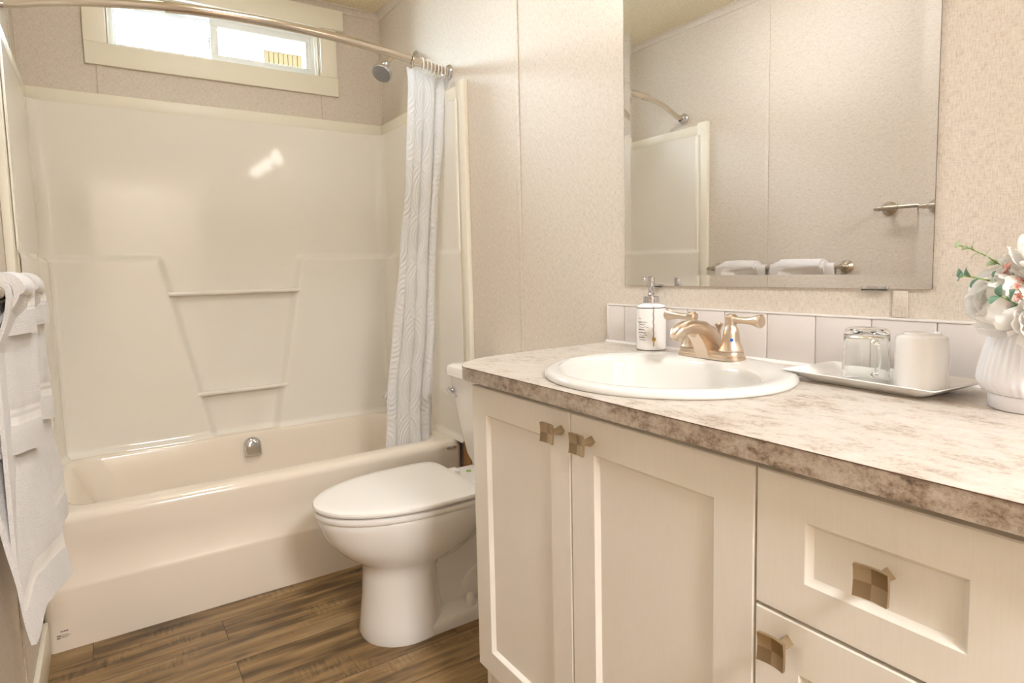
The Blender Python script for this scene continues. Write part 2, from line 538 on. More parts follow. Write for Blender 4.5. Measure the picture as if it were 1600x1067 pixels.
# ================================================================== TUB AND SURROUND
# surround panels: U-shaped moulded sheet, drawn as one swept grid pushed inwards by its moulding
def surround():
    x0, x1 = -W + 0.012, -0.012; yb = -0.012; yf = -0.79; R = 0.055
    zt, zb = ZS - 0.048, ZR - 0.002
    # centre line of the U
    path = []
    def seg(p, q, step):
        L_ = (Vector(q) - Vector(p)).length; n = max(1, int(L_ / step))
        for i in range(n): path.append(Vector(p).lerp(Vector(q), i / n))
    seg((x0, yf), (x0, yb - R), 0.02)
    for k in range(10):
        a = PI - (PI / 2) * k / 10; path.append(Vector((x0 + R + R * math.cos(a), yb - R + R * math.sin(a))))
    seg((x0 + R, yb), (x1 - R, yb), 0.0055)
    for k in range(10):
        a = PI / 2 - (PI / 2) * k / 10; path.append(Vector((x1 - R + R * math.cos(a), yb - R + R * math.sin(a))))
    seg((x1, yb - R), (x1, yf), 0.02); path.append(Vector((x1, yf)))
    n = len(path); nz = 240
    bm = NB(); grid = []
    for j in range(nz + 1):
        z = zb + (zt - zb) * j / nz; row = []
        for i, p in enumerate(path):
            t = (path[min(i + 1, n - 1)] - path[max(i - 1, 0)]).normalized(); inn = Vector((t.y, -t.x))
            x = p.x
            # trapezoid niche between the two raised shelf columns
            u = (z - 0.43) / (1.172 - 0.43)
            xl = lerp(-0.850, -1.004, u); xr = lerp(-0.562, -0.426, u)
            col = max(1 - sstep(xl - 0.006, xl + 0.030, x), sstep(xr - 0.030, xr + 0.006, x))
            side = abs(p.y - yb)
            fade = 1 - sstep(0.0, 0.10, side - R) * 0.75
            top = 1 - sstep(1.150, 1.178, z)
            d = 0.010 + (0.027 + 0.004 * max(0, 1 - u)) * col * top * fade
            # coved foot running into the tub deck
            d += 0.012 * (1 - sstep(0.0, 0.035, z - zb)) ** 2
            row.append(bm.verts.new((p.x + inn.x * d, p.y + inn.y * d, z)))
        grid.append(row)
    for j in range(nz):
        for i in range(n - 1):
            bm.faces.new((grid[j][i], grid[j][i + 1], grid[j + 1][i + 1], grid[j + 1][i]))
    # returns at the open ends and the top back to the wall
    for row_i, xx in ((0, -W + 0.001), (n - 1, -0.001)):
        prev = None
        for j in range(0, nz + 1, 8):
            v = grid[j][row_i]; w = bm.verts.new((xx, v.co.y, v.co.z))
            prev = w
    return bm
sur = thing('shower_surround', 'glossy cream moulded shower wall panels around the bathtub', 'shower wall', (-0.7, -0.02, ZR))
bm = surround()
for v in list(bm.verts):
    if not v.link_faces: bm.verts.remove(v)
obj('wall_panel', bm, M_acryl, sur, angle=60)
# moulded rails across the niche
for (z, xa, xb) in ((1.017, -0.970, -0.452), (0.592, -0.890, -0.522)):
    bm = NB()
    add_tube(bm, [(xa, -0.044, z), (xb, -0.044, z)], 0.0095, 14)
    add_box(bm, xa - .006, xa + .006, -0.048, -0.02, z - 0.010, z + 0.010, 0.004)
    add_box(bm, xb - .006, xb + .006, -0.048, -0.02, z - 0.010, z + 0.010, 0.004)
    add_box(bm, xa, xb, -0.045, -0.018, z - 0.005, z + 0.006, 0.002)
    obj('washcloth_rail', bm, M_acryl, sur)
# flat trim that frames the panels
bm = NB()
add_box(bm, -W + 0.001, -0.001, -0.020, -0.0005, ZS - 0.050, ZS, 0.002)
obj('head_trim', bm, M_trim, sur)
for s in (0, 1):
    xa, xb = ((-W + 0.0005, -W + 0.020), (-0.020, -0.0005))[s]
    bm = NB()
    add_box(bm, xa, xb, -0.775, -0.018, ZS - 0.050, ZS, 0.002)
    add_box(bm, xa, xb, -0.835, -0.772, ZR + 0.012, ZS + 0.012, 0.003)
    xi, xj = ((-W + 0.018, -W + 0.026), (-0.026, -0.018))[s]
    add_box(bm, xi, xj, -0.782, -0.764, ZR + 0.012, ZS - 0.05, 0.003)
    obj('side_trim', bm, M_trim, sur)

# the bathtub itself
tub = thing('bathtub', 'cream moulded bathtub with a stepped apron under the window', 'bathtub', (-0.7, -0.37, 0))
bm = NB()
X0, X1 = -W + 0.002, -0.014
yF, yB = -TUB, -0.004
def tubring(x0, x1, y0, y1, r, z): return rrect((x0 + x1) / 2, (y0 + y1) / 2, (x1 - x0) / 2, (y1 - y0) / 2, r, z, 8)
rings = []
for (z, d) in ((0.0, 0.006), (0.02, 0.005), (0.178, 0.0), (0.190, 0.0015), (0.197, 0.007), (0.30, 0.006), (0.375, 0.003)):
    rings.append(tubring(X0, X1, yF + d, yB, 0.022, z))
for k in range(1, 7):
    a = PI / 2 * k / 6
    rings.append(tubring(X0, X1, yF + 0.003 + 0.027 * (1 - math.cos(a)), yB, 0.022, 0.375 + 0.028 * math.sin(a)))
ix0, ix1, iy0, iy1 = X0 + 0.075, X1 - 0.085, yF + 0.083, yB - 0.076
rings.append(tubring(ix0 - 0.03, ix1 + 0.03, iy0 - 0.018, iy1 + 0.012, 0.09, ZR))
rings.append(tubring(ix0 - 0.012, ix1 + 0.012, iy0 - 0.006, iy1 + 0.004, 0.09, ZR - 0.003))
rings.append(tubring(ix0, ix1, iy0, iy1, 0.09, ZR - 0.014))
for t in (0.15, 0.35, 0.55, 0.75, 0.88, 0.95):
    rings.append(tubring(ix0 + 0.13 * t, ix1 - 0.05 * t, iy0 + 0.045 * t, iy1 - 0.05 * t, 0.10, lerp(ZR - 0.014, 0.085, t)))
rings.append(tubring(ix0 + 0.17, ix1 - 0.09, iy0 + 0.075, iy1 - 0.08, 0.10, 0.068))
rings.append(tubring(ix0 + 0.25, ix1 - 0.17, iy0 + 0.15, iy1 - 0.15, 0.08, 0.062))
add_loft(bm, rings)
obj('tub_body', bm, M_tub, tub, angle=50)
# half-round overflow cover on the back wall of the basin
bm = NB()
nrm = Vector((0, -1, 0.14)).normalized()
prof = [(-0.036, -0.03)] + [(0.036 * math.cos(a), 0.016 + 0.036 * math.sin(a)) for a in [PI - PI * k / 16 for k in range(17)]] + [(0.036, -0.03)]
cO = Vector((-0.697, -0.093, 0.337)); ux = Vector((1, 0, 0)); uz = nrm.cross(ux) * -1
uz = Vector((0, 0.14, 1)).normalized()
rr = []
for (d, s) in ((0.0, 1.0), (0.012, 1.0), (0.020, 0.93), (0.025, 0.78), (0.027, 0.5), (0.0275, 0.15)):
    rr.append([cO + nrm * d + ux * (p[0] * s) + uz * (p[1] * s) for p in prof])
add_loft(bm, rr); obj('overflow_cover', bm, M_chrome, tub)['label'] = 'chrome overflow cover'
bm = NB(); rr = []
for (d, s) in ((0.0, 1.0), (0.003, 1.0), (0.004, 0.85)):
    rr.append([Vector((-0.062 + 0.022 * s * math.cos(2 * PI * k / 24), yF + 0.004 - d, 0.3765 + 0.0065 * s * math.sin(2 * PI * k / 24))) for k in range(24)])
add_loft(bm, rr); obj('apron_screw_cap', bm, M_chrome, tub)['label'] = 'small oval chrome cap at the end of the apron'
bm = NB()
for (x, z, w, h) in ((-1.352, 0.062, 0.016, 0.0035), (-1.366, 0.050, 0.008, 0.004), (-1.367, 0.043, 0.007, 0.004), (-1.352, 0.051, 0.014, 0.0012),
                     (-1.350, 0.047, 0.018, 0.0012), (-1.353, 0.043, 0.012, 0.0012)):
    k = 5 if h > 0.003 else 9
    for i in range(k):
        xx = x + w * (i / k - 0.5) * 1.25
        add_box(bm, xx, xx + w / k * 0.8, yF + 0.0035, yF + 0.0052, z - h * (0.5 + 0.2 * (i % 2)), z + h * 0.5)
obj('maker_mark', bm, M_ink, tub, smooth=False)['label'] = 'tiny dark printed maker mark'
strip('trim_17', -0.012, -0.0005, -0.79, -0.742, 0.0, 0.392, mat=M_wood)

# tub spout and diverter on the end wall, nearly behind the curtain
sp = thing('tub_spout', 'short chrome tub spout peeking out left of the curtain', 'spout', (-0.03, -0.32, 0.52))
bm = NB(); add_tube(bm, [(-0.030, -0.30, 0.555), (-0.10, -0.30, 0.552), (-0.145, -0.30, 0.538), (-0.16, -0.30, 0.515)], [0.026, 0.025, 0.022, 0.018], 20)
obj('spout', bm, M_chrome, sp)
bm = NB(); add_tube(bm, [(-0.13, -0.30, 0.565), (-0.13, -0.30, 0.60)], 0.005, 10); add_lathe(bm, [(0.006, 0), (0.009, 0.004), (0.008, 0.01), (0.003, 0.013)], (-0.13, -0.30, 0.598))
obj('diverter_knob', bm, M_chrome, sp)

# shower head
sh = thing('showerhead', 'chrome and grey round shower head on a bent arm', 'shower head', (0, -0.395, 2.0))
arm = catmull([(-0.001, -0.395, 2.005), (-0.05, -0.385, 2.012), (-0.095, -0.372, 1.998), (-0.122, -0.366, 1.970)], 8)
bm = NB(); add_tube(bm, arm, 0.0085, 16); obj('arm', bm, M_steel, sh)
bm = NB(); add_lathe(bm, [(0.030, 0), (0.030, 0.003), (0.022, 0.009), (0.012, 0.012)], (-0.0005, -0.395, 2.005), (-1, 0, 0)); obj('flange', bm, M_chrome, sh)
hd = Vector((-0.52, -0.34, -0.76)).normalized(); hp = Vector(arm[-1])
bm = NB()
add_lathe(bm, [(0.011, -0.006), (0.014, 0.0), (0.014, 0.010), (0.011, 0.014), (0.013, 0.018), (0.019, 0.026), (0.030, 0.040), (0.040, 0.052), (0.043, 0.058), (0.043, 0.068), (0.040, 0.071)], hp, hd, 40)
head = obj('head', bm, M_chrome, sh)
bm = NB(); add_lathe(bm, [(0.0395, 0.0700), (0.039, 0.0725), (0.02, 0.0735), (0.001, 0.0735)], hp, hd, 40)
x_, y_, d_ = frame_from(hd)
for rr_, k in ((0.010, 6), (0.020, 12), (0.030, 18)):
    for i in range(k):
        c = hp + (x_ * math.cos(2 * PI * i / k) + y_ * math.sin(2 * PI * i / k)) * rr_
        add_lathe(bm, [(0.0022, 0.073), (0.0018, 0.0765), (0.0005, 0.077)], c, hd, 8)
obj('spray_face', bm, newmat('spray_grey', (0.30, 0.29, 0.28), 0.4), head)['label'] = 'grey spray face with small nozzles'

# curved shower rod
rod = thing('shower_rod', 'curved satin steel shower curtain rod above the tub', 'shower rod', (-0.7, -0.69, 1.86))
RZ = 1.865
ctrl = [(-W + 0.004, -0.672, 1.845), (-1.345, -0.675, 1.85), (-1.27, -0.70, 1.862), (-1.13, -0.765, RZ), (-0.94, -0.822, RZ + .002), (-0.72, -0.842, RZ + .003),
        (-0.50, -0.828, RZ + .002), (-0.30, -0.788, RZ), (-0.15, -0.742, RZ), (-0.05, -0.705, RZ), (-0.004, -0.694, RZ)]
pth = catmull(ctrl, 8)
k = next(i for i, p in enumerate(pth) if p.x > -0.99)
bm = NB(); add_tube(bm, pth[:k + 1], 0.0122, 20); obj('inner_tube', bm, M_steel, rod)
bm = NB(); add_tube(bm, pth[k:], 0.0142, 20); add_tube(bm, [pth[k - 1], pth[k], pth[k + 1]], 0.0150, 20); obj('outer_tube', bm, M_steel, rod)
for (px, ax) in ((-W + .0005, (1, 0, 0)), (-0.0005, (-1, 0, 0))):
    yy = -0.672 if px < -1 else -0.694
    bm = NB(); add_lathe(bm, [(0.028, 0), (0.029, 0.004), (0.025, 0.010), (0.018, 0.013), (0.016, 0.030), (0.014, 0.030)], (px, yy, 1.845 if px < -1 else RZ), ax, 32)
    obj('end_flange', bm, M_chrome, rod)
def rod_at(x):
    for a, b in zip(pth[:-1], pth[1:]):
        if a.x <= x <= b.x: return a.lerp(b, (x - a.x) / max(1e-6, b.x - a.x))
    return pth[-1]

# curtain: bunched at the right end, hangs inside the tub
def curtain():
    bm = NB(); uvl = bm.loops.layers.uv.new('UVMap')
    nu, nv = 150, 70; g = []
    for j in range(nv + 1):
        v = j / nv                                # 0 top, 1 bottom
        z = lerp(1.838, 0.20, v)
        zz = (1.838 - z) / (1.838 - 0.43)
        def tab(t, kv):
            for (a0, b0), (a1, b1) in zip(kv[:-1], kv[1:]):
                if t <= a1: return lerp(b0, b1, sstep(0, 1, (t - a0) / (a1 - a0)) * .5 + .5 * (t - a0) / (a1 - a0))
            return kv[-1][1]
        xl = tab(zz, ((0, -0.208), (0.3, -0.212), (0.5, -0.222), (0.7, -0.248), (0.9, -0.282), (1.2, -0.31)))
        xr = tab(zz, ((0, -0.012), (0.15, -0.026), (0.35, -0.050), (0.7, -0.055), (1.0, -0.078), (1.2, -0.085)))
        row = []
        for i in range(nu + 1):
            u = i / nu
            x = lerp(xl, xr, u)
            amp = lerp(0.011, 0.016, min(1, zz)) * (0.15 + 0.85 * sstep(0.35, 0.75, u)) * (0.8 + 0.4 * noise.noise(Vector((u * 4, zz * 3, 2))))
            ph = u * 2 * PI * 4.5 + 0.9 * math.sin(zz * 2.1) + 1.6 * math.sin(u * 5 + zz)
            ry = rod_at(min(-0.01, lerp(-0.186, -0.012, u))).y
            yb_ = lerp(ry + 0.006, -0.612, sstep(0.0, 0.85, zz))
            yb_ += 0.010 * math.sin(zz * 5 + u * 3) + 0.012 * noise.noise(Vector((u * 3, zz * 5, 7)))
            top = sstep(0.0, 0.03, v)
            dip = (1 - sstep(0, 0.035, v)) * 0.003 * math.sin(u * 2 * PI * 8)
            row.append(bm.verts.new((x + 0.006 * math.cos(ph) * top, yb_ + amp * math.sin(ph), z + dip)))
        g.append(row)
    for j in range(nv):
        for i in range(nu):
            f = bm.faces.new((g[j][i], g[j][i + 1], g[j + 1][i + 1], g[j + 1][i]))
            for l, (a, b) in zip(f.loops, ((i, j), (i + 1, j), (i + 1, j + 1), (i, j + 1))):
                l[uvl].uv = (a / nu, 1 - b / nv)
    return bm
cu = obj('shower_curtain', curtain(), M_curtain, angle=180)
rebase(cu, (-0.13, -0.68, 0.2))
tag(cu, 'white translucent curtain with lace medallions, gathered at the right of the tub', 'curtain')
ringx = (-0.186, -0.138, -0.118, -0.099, -0.080, -0.062, -0.045, -0.028)
for i, x in enumerate(ringx):
    p = rod_at(x); bm = NB()
    q = [(p.x + 0.003 * math.sin(a), p.y + 0.0200 * math.sin(a), p.z - 0.004 + 0.0225 * math.cos(a)) for a in [2 * PI * t / 26 for t in range(27)]]
    add_tube(bm, q, 0.0022, 8, cap=False)
    o = rebase(obj('curtain_ring', bm, M_white_plastic if i else M_steel), (p.x, p.y, p.z))
    if i == 0: tag(o, 'leftmost curtain ring, metal, standing clear of the bunched rings', 'curtain ring', 'rings holding up the shower curtain')
    else: tag(o, 'white plastic ring bunched with others at the right end of the rod', 'curtain ring', 'rings holding up the shower curtain')

# ================================================================== TOILET
ty = -1.18
toi = thing('toilet', 'white two-piece toilet with closed lid between tub and vanity', 'toilet', (-0.4, ty, 0))
def egg(xf, xb, hw, z, n=56, pb=2.6, split=0.60):
    """egg outline: pointed round front at xf, squarer back at xb"""
    out = []; xm = lerp(xf, xb, split)
    for i in range(n):
        a = 2 * PI * i / n; c, s = math.cos(a), math.sin(a)
        if c < 0:
            x = xm + c * (xm - xf); y = s * hw
        else:
            p = 2.0 / pb
            x = xm + (abs(c) ** p) * (xb - xm); y = math.copysign(abs(s) ** p, s) * hw
        out.append(Vector((x, ty + y, z)))
    return out
bm = NB()
add_loft(bm, [egg(-0.614, -0.36, 0.122, 0.0, split=.5), egg(-0.618, -0.36, 0.124, 0.012, split=.5), egg(-0.612, -0.37, 0.120, 0.05, split=.5), egg(-0.604, -0.382, 0.114, 0.12, split=.5),
              egg(-0.600, -0.385, 0.110, 0.19, split=.5), egg(-0.603, -0.37, 0.113, 0.222, split=.5), egg(-0.622, -0.32, 0.130, 0.240, split=.52), egg(-0.656, -0.27, 0.150, 0.265, split=.54),
              egg(-0.690, -0.23, 0.168, 0.300, split=.56), egg(-0.712, -0.21, 0.178, 0.335, split=.58), egg(-0.724, -0.20, 0.184, 0.368, split=.6), egg(-0.728, -0.20, 0.186, 0.385, split=.6),
              egg(-0.724, -0.20, 0.182, 0.393, split=.6)])
# trapway body behind the pedestal, foot flange and rear shelf under the tank
add_loft(bm, [egg(-0.46, -0.10, 0.060, 0.0, split=.5), egg(-0.46, -0.10, 0.062, 0.10, split=.5), egg(-0.46, -0.09, 0.070, 0.22, split=.5), egg(-0.46, -0.05, 0.085, 0.33, split=.5), egg(-0.46, -0.04, 0.10, 0.385, split=.5)])
add_loft(bm, [rrect(-0.32, ty, 0.235, 0.118, 0.06, 0.0), rrect(-0.32, ty, 0.235, 0.118, 0.06, 0.028), rrect(-0.32, ty, 0.225, 0.108, 0.055, 0.04), rrect(-0.32, ty, 0.18, 0.075, 0.05, 0.052)])
add_loft(bm, [rrect(-0.14, ty, 0.13, 0.07, 0.04, 0.30), rrect(-0.14, ty, 0.135, 0.12, 0.05, 0.36), rrect(-0.145, ty, 0.14, 0.15, 0.05, 0.385), rrect(-0.145, ty, 0.135, 0.146, 0.05, 0.398)])
# trapway swelling high under the bowl and low hump on the foot, both sides
for s in (-1, 1):
    pp = catmull([(-0.47, ty + s * 0.050, 0.262), (-0.38, ty + s * 0.066, 0.255), (-0.29, ty + s * 0.066, 0.295), (-0.20, ty + s * 0.060, 0.345)], 6)
    add_tube(bm, pp, [lerp(0.040, 0.05, i / (len(pp) - 1)) for i in range(len(pp))], 18)
    add_lathe(bm, [(0.075, -0.05), (0.075, 0.010), (0.070, 0.018), (0.055, 0.024), (0.001, 0.026)], (-0.235, ty + s * 0.046, 0.085), (0, s, 0), 32)
obj('bowl', bm, M_porc, toi, angle=50)
# bolt caps
for s in (-1, 1):
    bm = NB(); add_lathe(bm, [(0.017, 0), (0.016, 0.02), (0.013, 0.034), (0.008, 0.040), (0.001, 0.041)], (-0.294, ty + s * 0.090, 0.036), n=24)
    obj('bolt_cap', bm, M_seat, toi)['label'] = 'white bolt cap on the foot'
# seat and lid
def slab(z0, z1, inset=0.0, xf=-0.738, xb=-0.272, hw=0.190, e=0.006, crown=0.0):
    g = lambda d, z: egg(xf + inset + d, xb - inset * .3 - d, hw - inset - d, z, pb=7.0, split=0.64)
    rr = [g(e, z0), g(e * .3, z0 + e * .3), g(0, z0 + e), g(0, z1 - e), g(e * .3, z1 - e * .3), g(e, z1)]
    bm = NB()
    if crown:
        rr += [g(0.03, z1 + crown * .5), g(0.08, z1 + crown)]
    add_loft(bm, rr); return bm
obj('seat', slab(0.394, 0.412, 0.003), M_seat, toi)
obj('lid', slab(0.4165, 0.433, 0.0, e=0.007, crown=0.003), M_seat, toi)
for s in (-1, 1):
    bm = NB(); add_box(bm, -0.285, -0.235, ty + s * 0.075 - 0.02, ty + s * 0.075 + 0.02, 0.398, 0.424, 0.006, 3)
    obj('hinge', bm, M_seat, toi)
# tank
bm = NB()
lev = ((0.402, 0.14, 0.062), (0.41, 0.150, 0.070), (0.45, 0.163, 0.078), (0.55, 0.182, 0.086), (0.65, 0.196, 0.092), (0.722, 0.202, 0.096))
add_loft(bm, [rrect(-0.012 - hx, ty, hx, hy, 0.045, z, 8) for (z, hy, hx) in lev])
obj('tank', bm, M_porc, toi)
bm = NB()
add_loft(bm, [rrect(-0.112, ty, hx, hy, 0.05, z, 8) for (z, hy, hx) in ((0.722, 0.206, 0.098), (0.727, 0.212, 0.104), (0.748, 0.213, 0.105), (0.758, 0.209, 0.101), (0.763, 0.198, 0.09), (0.765, 0.15, 0.05))])
obj('tank_lid', bm, M_porc, toi)
bm = NB()
add_lathe(bm, [(0.014, 0), (0.014, 0.004), (0.008, 0.008), (0.007, 0.016)], (-0.203, -1.028, 0.672), (-1, 0, 0), 20)
add_tube(bm, [(-0.219, -1.020, 0.675), (-0.223, -1.035, 0.672), (-0.225, -1.062, 0.668), (-0.224, -1.085, 0.664)], [0.010, 0.0095, 0.007, 0.006], 14)
obj('flush_lever', bm, M_chrome, toi)['label'] = 'chrome flush lever'
bm = NB(); add_lathe(bm, [(0.008, 0), (0.009, 0.003), (0.009, 0.012), (0.007, 0.014)], (-0.185, -1.088, 0.388), n=16)
obj('tank_nut', bm, newmat('green_nut', (0.35, 0.55, 0.12), 0.4), toi)['label'] = 'small green nut under the tank'

# ================================================================== VANITY
van = thing('vanity_cabinet', 'white vanity cabinet with recessed-panel doors and one drawer', 'cabinet', (-0.27, -2.24, 0))
VY0, VY1 = -1.733, -2.742
bm = NB(); 
for bx_ in ((-0.512, -0.002, VY0 - 0.020, VY0 - 0.004, 0.0, 0.848), (-0.512, -0.002, VY1 - 0.004, VY1 + 0.012, 0.0, 0.848), (-0.512, -0.494, VY1 + 0.012, VY0 - 0.020, 0.0, 0.24), (-0.512, -0.494, VY1 + 0.012, VY0 - 0.020, 0.80, 0.848),
            (-0.512, -0.494, -2.462, -2.425, 0.24, 0.80), (-0.512, -0.494, -2.09, -2.06, 0.24, 0.80), (-0.494, -0.002, VY1 + 0.012, VY0 - 0.020, 0.16, 0.178), (-0.012, -0.002, VY1 + 0.012, VY0 - 0.020, 0.178, 0.848)):
    add_box(bm, *bx_, 0.0008)
obj('carcass', bm, M_cab, van)
def panel_front(y0, y1, z0, z1, iy0, iy1, iz0, iz1, name):
    """door or drawer front at x -0.530..-0.512 with one recessed panel; y0>y1"""
    xf, xb = -0.530, -0.5125; bm = NB()
    def ring(x, a, b, c, d): return [Vector((x, a, c)), Vector((x, b, c)), Vector((x, b, d)), Vector((x, a, d))]
    e = 0.0018
    rr = [ring(xb, y0, y1, z0, z1), ring(xf + e, y0, y1, z0, z1), ring(xf, y0 - e, y1 + e, z0 + e, z1 - e),
          ring(xf, iy0 + .001, iy1 - .001, iz0 - .001, iz1 + .001), ring(xf + .0008, iy0, iy1, iz0, iz1), ring(xf + 0.0085, iy0 - 0.006, iy1 + 0.006, iz0 + 0.006, iz1 - 0.006)]
    add_loft(bm, rr)
    return obj(name, bm, M_cab, van, smooth=False)
d1 = panel_front(-1.733, -2.0745, 0.190, 0.836, -1.790, -2.017, 0.243, 0.778, 'cabinet_door')
d2 = panel_front(-2.0770, -2.4425, 0.190, 0.836, -2.138, -2.380, 0.243, 0.775, 'cabinet_door')
d3 = panel_front(-2.4455, -2.742, 0.6615, 0.836, -2.511, -2.674, 0.711, 0.784, 'drawer')
d4 = panel_front(-2.4455, -2.742, 0.190, 0.6575, -2.506, -2.674, 0.243, 0.594, 'cabinet_door')
def knob(parent, y, z):
    bm = NB(); h = 0.0172; x0 = -0.558; fm = []
    n = 8; g = []; gb = []
    for j in range(n + 1):
        ra, rb = [], []
        for i in range(n + 1):
            u, v = 2 * i / n - 1, 2 * j / n - 1
            d = 0.0030 * u * u + 0.0018 * v * v            # dished square face, corners standing forward
            ra.append(bm.verts.new((x0 - 0.004 - d, y + u * h, z + v * h)))
            rb.append(bm.verts.new((x0 - d * 0.8, y + u * h, z + v * h)))
        g.append(ra); gb.append(rb)
    for j in range(n):
        for i in range(n):
            f = bm.faces.new((g[j][i], g[j][i + 1], g[j + 1][i + 1], g[j + 1][i])); f.material_index = int((i < n // 2) != (j < n // 2)); bm.faces.new((gb[j][i], gb[j + 1][i], gb[j + 1][i + 1], gb[j][i + 1]))
    for i in range(n):
        bm.faces.new((g[0][i], gb[0][i], gb[0][i + 1], g[0][i + 1])); bm.faces.new((g[n][i], g[n][i + 1], gb[n][i + 1], gb[n][i]))
        bm.faces.new((g[i][0], g[i + 1][0], gb[i + 1][0], gb[i][0])); bm.faces.new((g[i][n], gb[i][n], gb[i + 1][n], g[i + 1][n]))
    t = []
    for (x, s) in ((-0.5302, 0.0090), (-0.534, 0.0090), (-0.546, 0.0055), (-0.558, 0.007)):
        t.append([Vector((x, y + s * a, z + s * b)) for a, b in ((1, 0), (0, 1), (-1, 0), (0, -1))])
    add_loft(bm, t)
    obj('knob', bm, [M_knob, M_knob2], parent, angle=30)['label'] = 'square dished brushed nickel knob'
knob(d1, -2.052, 0.800); knob(d2, -2.133, 0.798); knob(d3, -2.601, 0.759); knob(d4, -2.490, 0.629)

# countertop: laminate slab with a clipped round front corner
def counter_outline():
    pts = [(-0.001, -1.612)]
    pts += [tuple(p[:2]) for p in catmull([(-0.02, -1.613, 0), (-0.20, -1.618, 0), (-0.36, -1.628, 0), (-0.45, -1.642, 0), (-0.505, -1.672, 0), (-0.536, -1.703, 0), (-0.551, -1.735, 0)], 6)]
    pts += [(XC, -2.2), (XC, -2.80), (-0.001, -2.80)]
    return pts
SX, SY, SRX, SRY = -0.302, -2.085, 0.228, 0.240
bm = NB()
ol = counter_outline(); zb = ZC - 0.029
# cut the sink opening by bridging the outline to an ellipse
NE = 72
hole = [(SX + (SRX - .02) * math.cos(2 * PI * i / NE), SY + (SRY - .02) * math.sin(2 * PI * i / NE)) for i in range(NE)]
def plate(z):
    vo = [bm.verts.new((x, y, z)) for x, y in ol]; vh = [bm.verts.new((x, y, z)) for x, y in hole]
    eo = [bm.edges.new((vo[i], vo[(i + 1) % len(vo)])) for i in range(len(vo))]; eh = [bm.edges.new((vh[i], vh[(i + 1) % NE])) for i in range(NE)]
    bmesh.ops.triangle_fill(bm, use_beauty=True, use_dissolve=False, edges=eo + eh)
    return vo, vh
a, ah = plate(ZC); b, bh = plate(zb)
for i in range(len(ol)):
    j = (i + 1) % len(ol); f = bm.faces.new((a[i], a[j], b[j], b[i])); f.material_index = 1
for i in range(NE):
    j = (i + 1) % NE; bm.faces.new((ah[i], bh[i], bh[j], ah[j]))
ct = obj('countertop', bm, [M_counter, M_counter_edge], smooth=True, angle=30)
rebase(ct, (-0.27, -2.2, zb)); tag(ct, 'speckled cream and brown laminate countertop with a rounded corner', 'countertop')
# thin dark laminate joint line along the top edge
bm = NB()
o2 = [Vector((x, y, ZC - 0.0012)) for x, y in ol[1:-1]]
for i in range(len(o2) - 1):
    p, q = o2[i], o2[i + 1]; t = (q - p).normalized(); nn = Vector((t.y, -t.x, 0)) * 0.0006
    if nn.x > 0: nn = -nn
    f = [p + nn, q + nn, q + nn + Vector((0, 0, 0.0011)), p + nn + Vector((0, 0, 0.0011))]
    f2 = [p - nn, q - nn, q - nn + Vector((0, 0, 0.0011)), p - nn + Vector((0, 0, 0.0011))]
    add_loft(bm, [f, f2])
obj('edge_seam', bm, newmat('seam_brown', (0.16, 0.09, 0.06), 0.6), ct, smooth=False)

# backsplash: one row of square tiles with a trim lip
bs = thing('backsplash', 'single row of pale square tiles along the back of the counter', 'backsplash', (0, -2.2, ZC))
bm = NB(); add_box(bm, -0.006, -0.0005, -2.80, -1.606, ZC, ZC + 0.104); obj('grout', bm, M_grout, bs, smooth=False)
edges = [-1.606, -1.672] + [-1.782 - 0.1083 * k for k in range(10)]
bm = NB()
for e0, e1 in zip(edges[:-1], edges[1:]):
    add_box(bm, -0.0095, -0.003, max(e1, -2.80) + 0.001, e0 - 0.001, ZC + 0.004, ZC + 0.1025, 0.0015)
obj('tile_row', bm, M_tile, bs)
bm = NB(); add_box(bm, -0.011, -0.0005, -2.80, -1.604, ZC + 0.1025, ZC + 0.1065, 0.001); add_box(bm, -0.0105, -0.0005, -1.607, -1.604, ZC, ZC + 0.104, 0.0008)
obj('edge_trim', bm, newmat('edge_trim', (0.78, 0.74, 0.72), 0.4), bs)
bm = NB(); add_loft(bm, [[Vector((-0.0005, y, ZC)), Vector((-0.016, y, ZC)), Vector((-0.011, y, ZC + 0.005)), Vector((-0.0005, y, ZC + 0.006))] for y in (-2.8, -1.60)])
obj('caulk', bm, M_grout, bs)

# sink
sk = thing('bathroom_sink', 'off-white oval drop-in sink in the countertop', 'sink', (SX, SY, ZC))
bm = NB()
R_ = lambda rx, ry, z, dx=0: ellipse(SX + dx, SY, rx, ry, z, 80)
rings = [R_(SRX - .012, SRY - .012, ZC - 0.05, 0), R_(SRX - 0.024, SRY - .024, ZC - 0.002), R_(SRX - 0.002, SRY - 0.002, ZC + 0.0005), R_(SRX, SRY, ZC + 0.004), R_(SRX - 0.001, SRY - 0.001, ZC + 0.009), R_(SRX - 0.006, SRY - 0.006, ZC + 0.0135),
         R_(SRX - 0.014, SRY - 0.014, ZC + 0.0150), R_(SRX - 0.026, SRY - .026, ZC + 0.0140)]
cx = -0.030
rings += [R_(0.178, 0.203, ZC + 0.0105, cx), R_(0.171, 0.197, ZC + 0.006, cx), R_(0.166, 0.192, ZC - 0.006, cx), R_(0.160, 0.186, ZC - 0.035, cx), R_(0.150, 0.174, ZC - 0.070, cx),
          R_(0.132, 0.154, ZC - 0.102, cx), R_(0.105, 0.123, ZC - 0.126, cx), R_(0.070, 0.080, ZC - 0.141, cx), R_(0.022, 0.022, ZC - 0.148, cx)]
rings[0] = R_(0.150, 0.176, ZC - 0.06)
out_r = [R_(0.03, 0.03, ZC - 0.160, cx), R_(0.12, 0.14, ZC - 0.135, cx), R_(0.172, 0.196, ZC - 0.05, cx), R_(0.185, 0.20, ZC - 0.006, cx * .5)]
add_loft(bm, out_r + rings[1:], True, True)
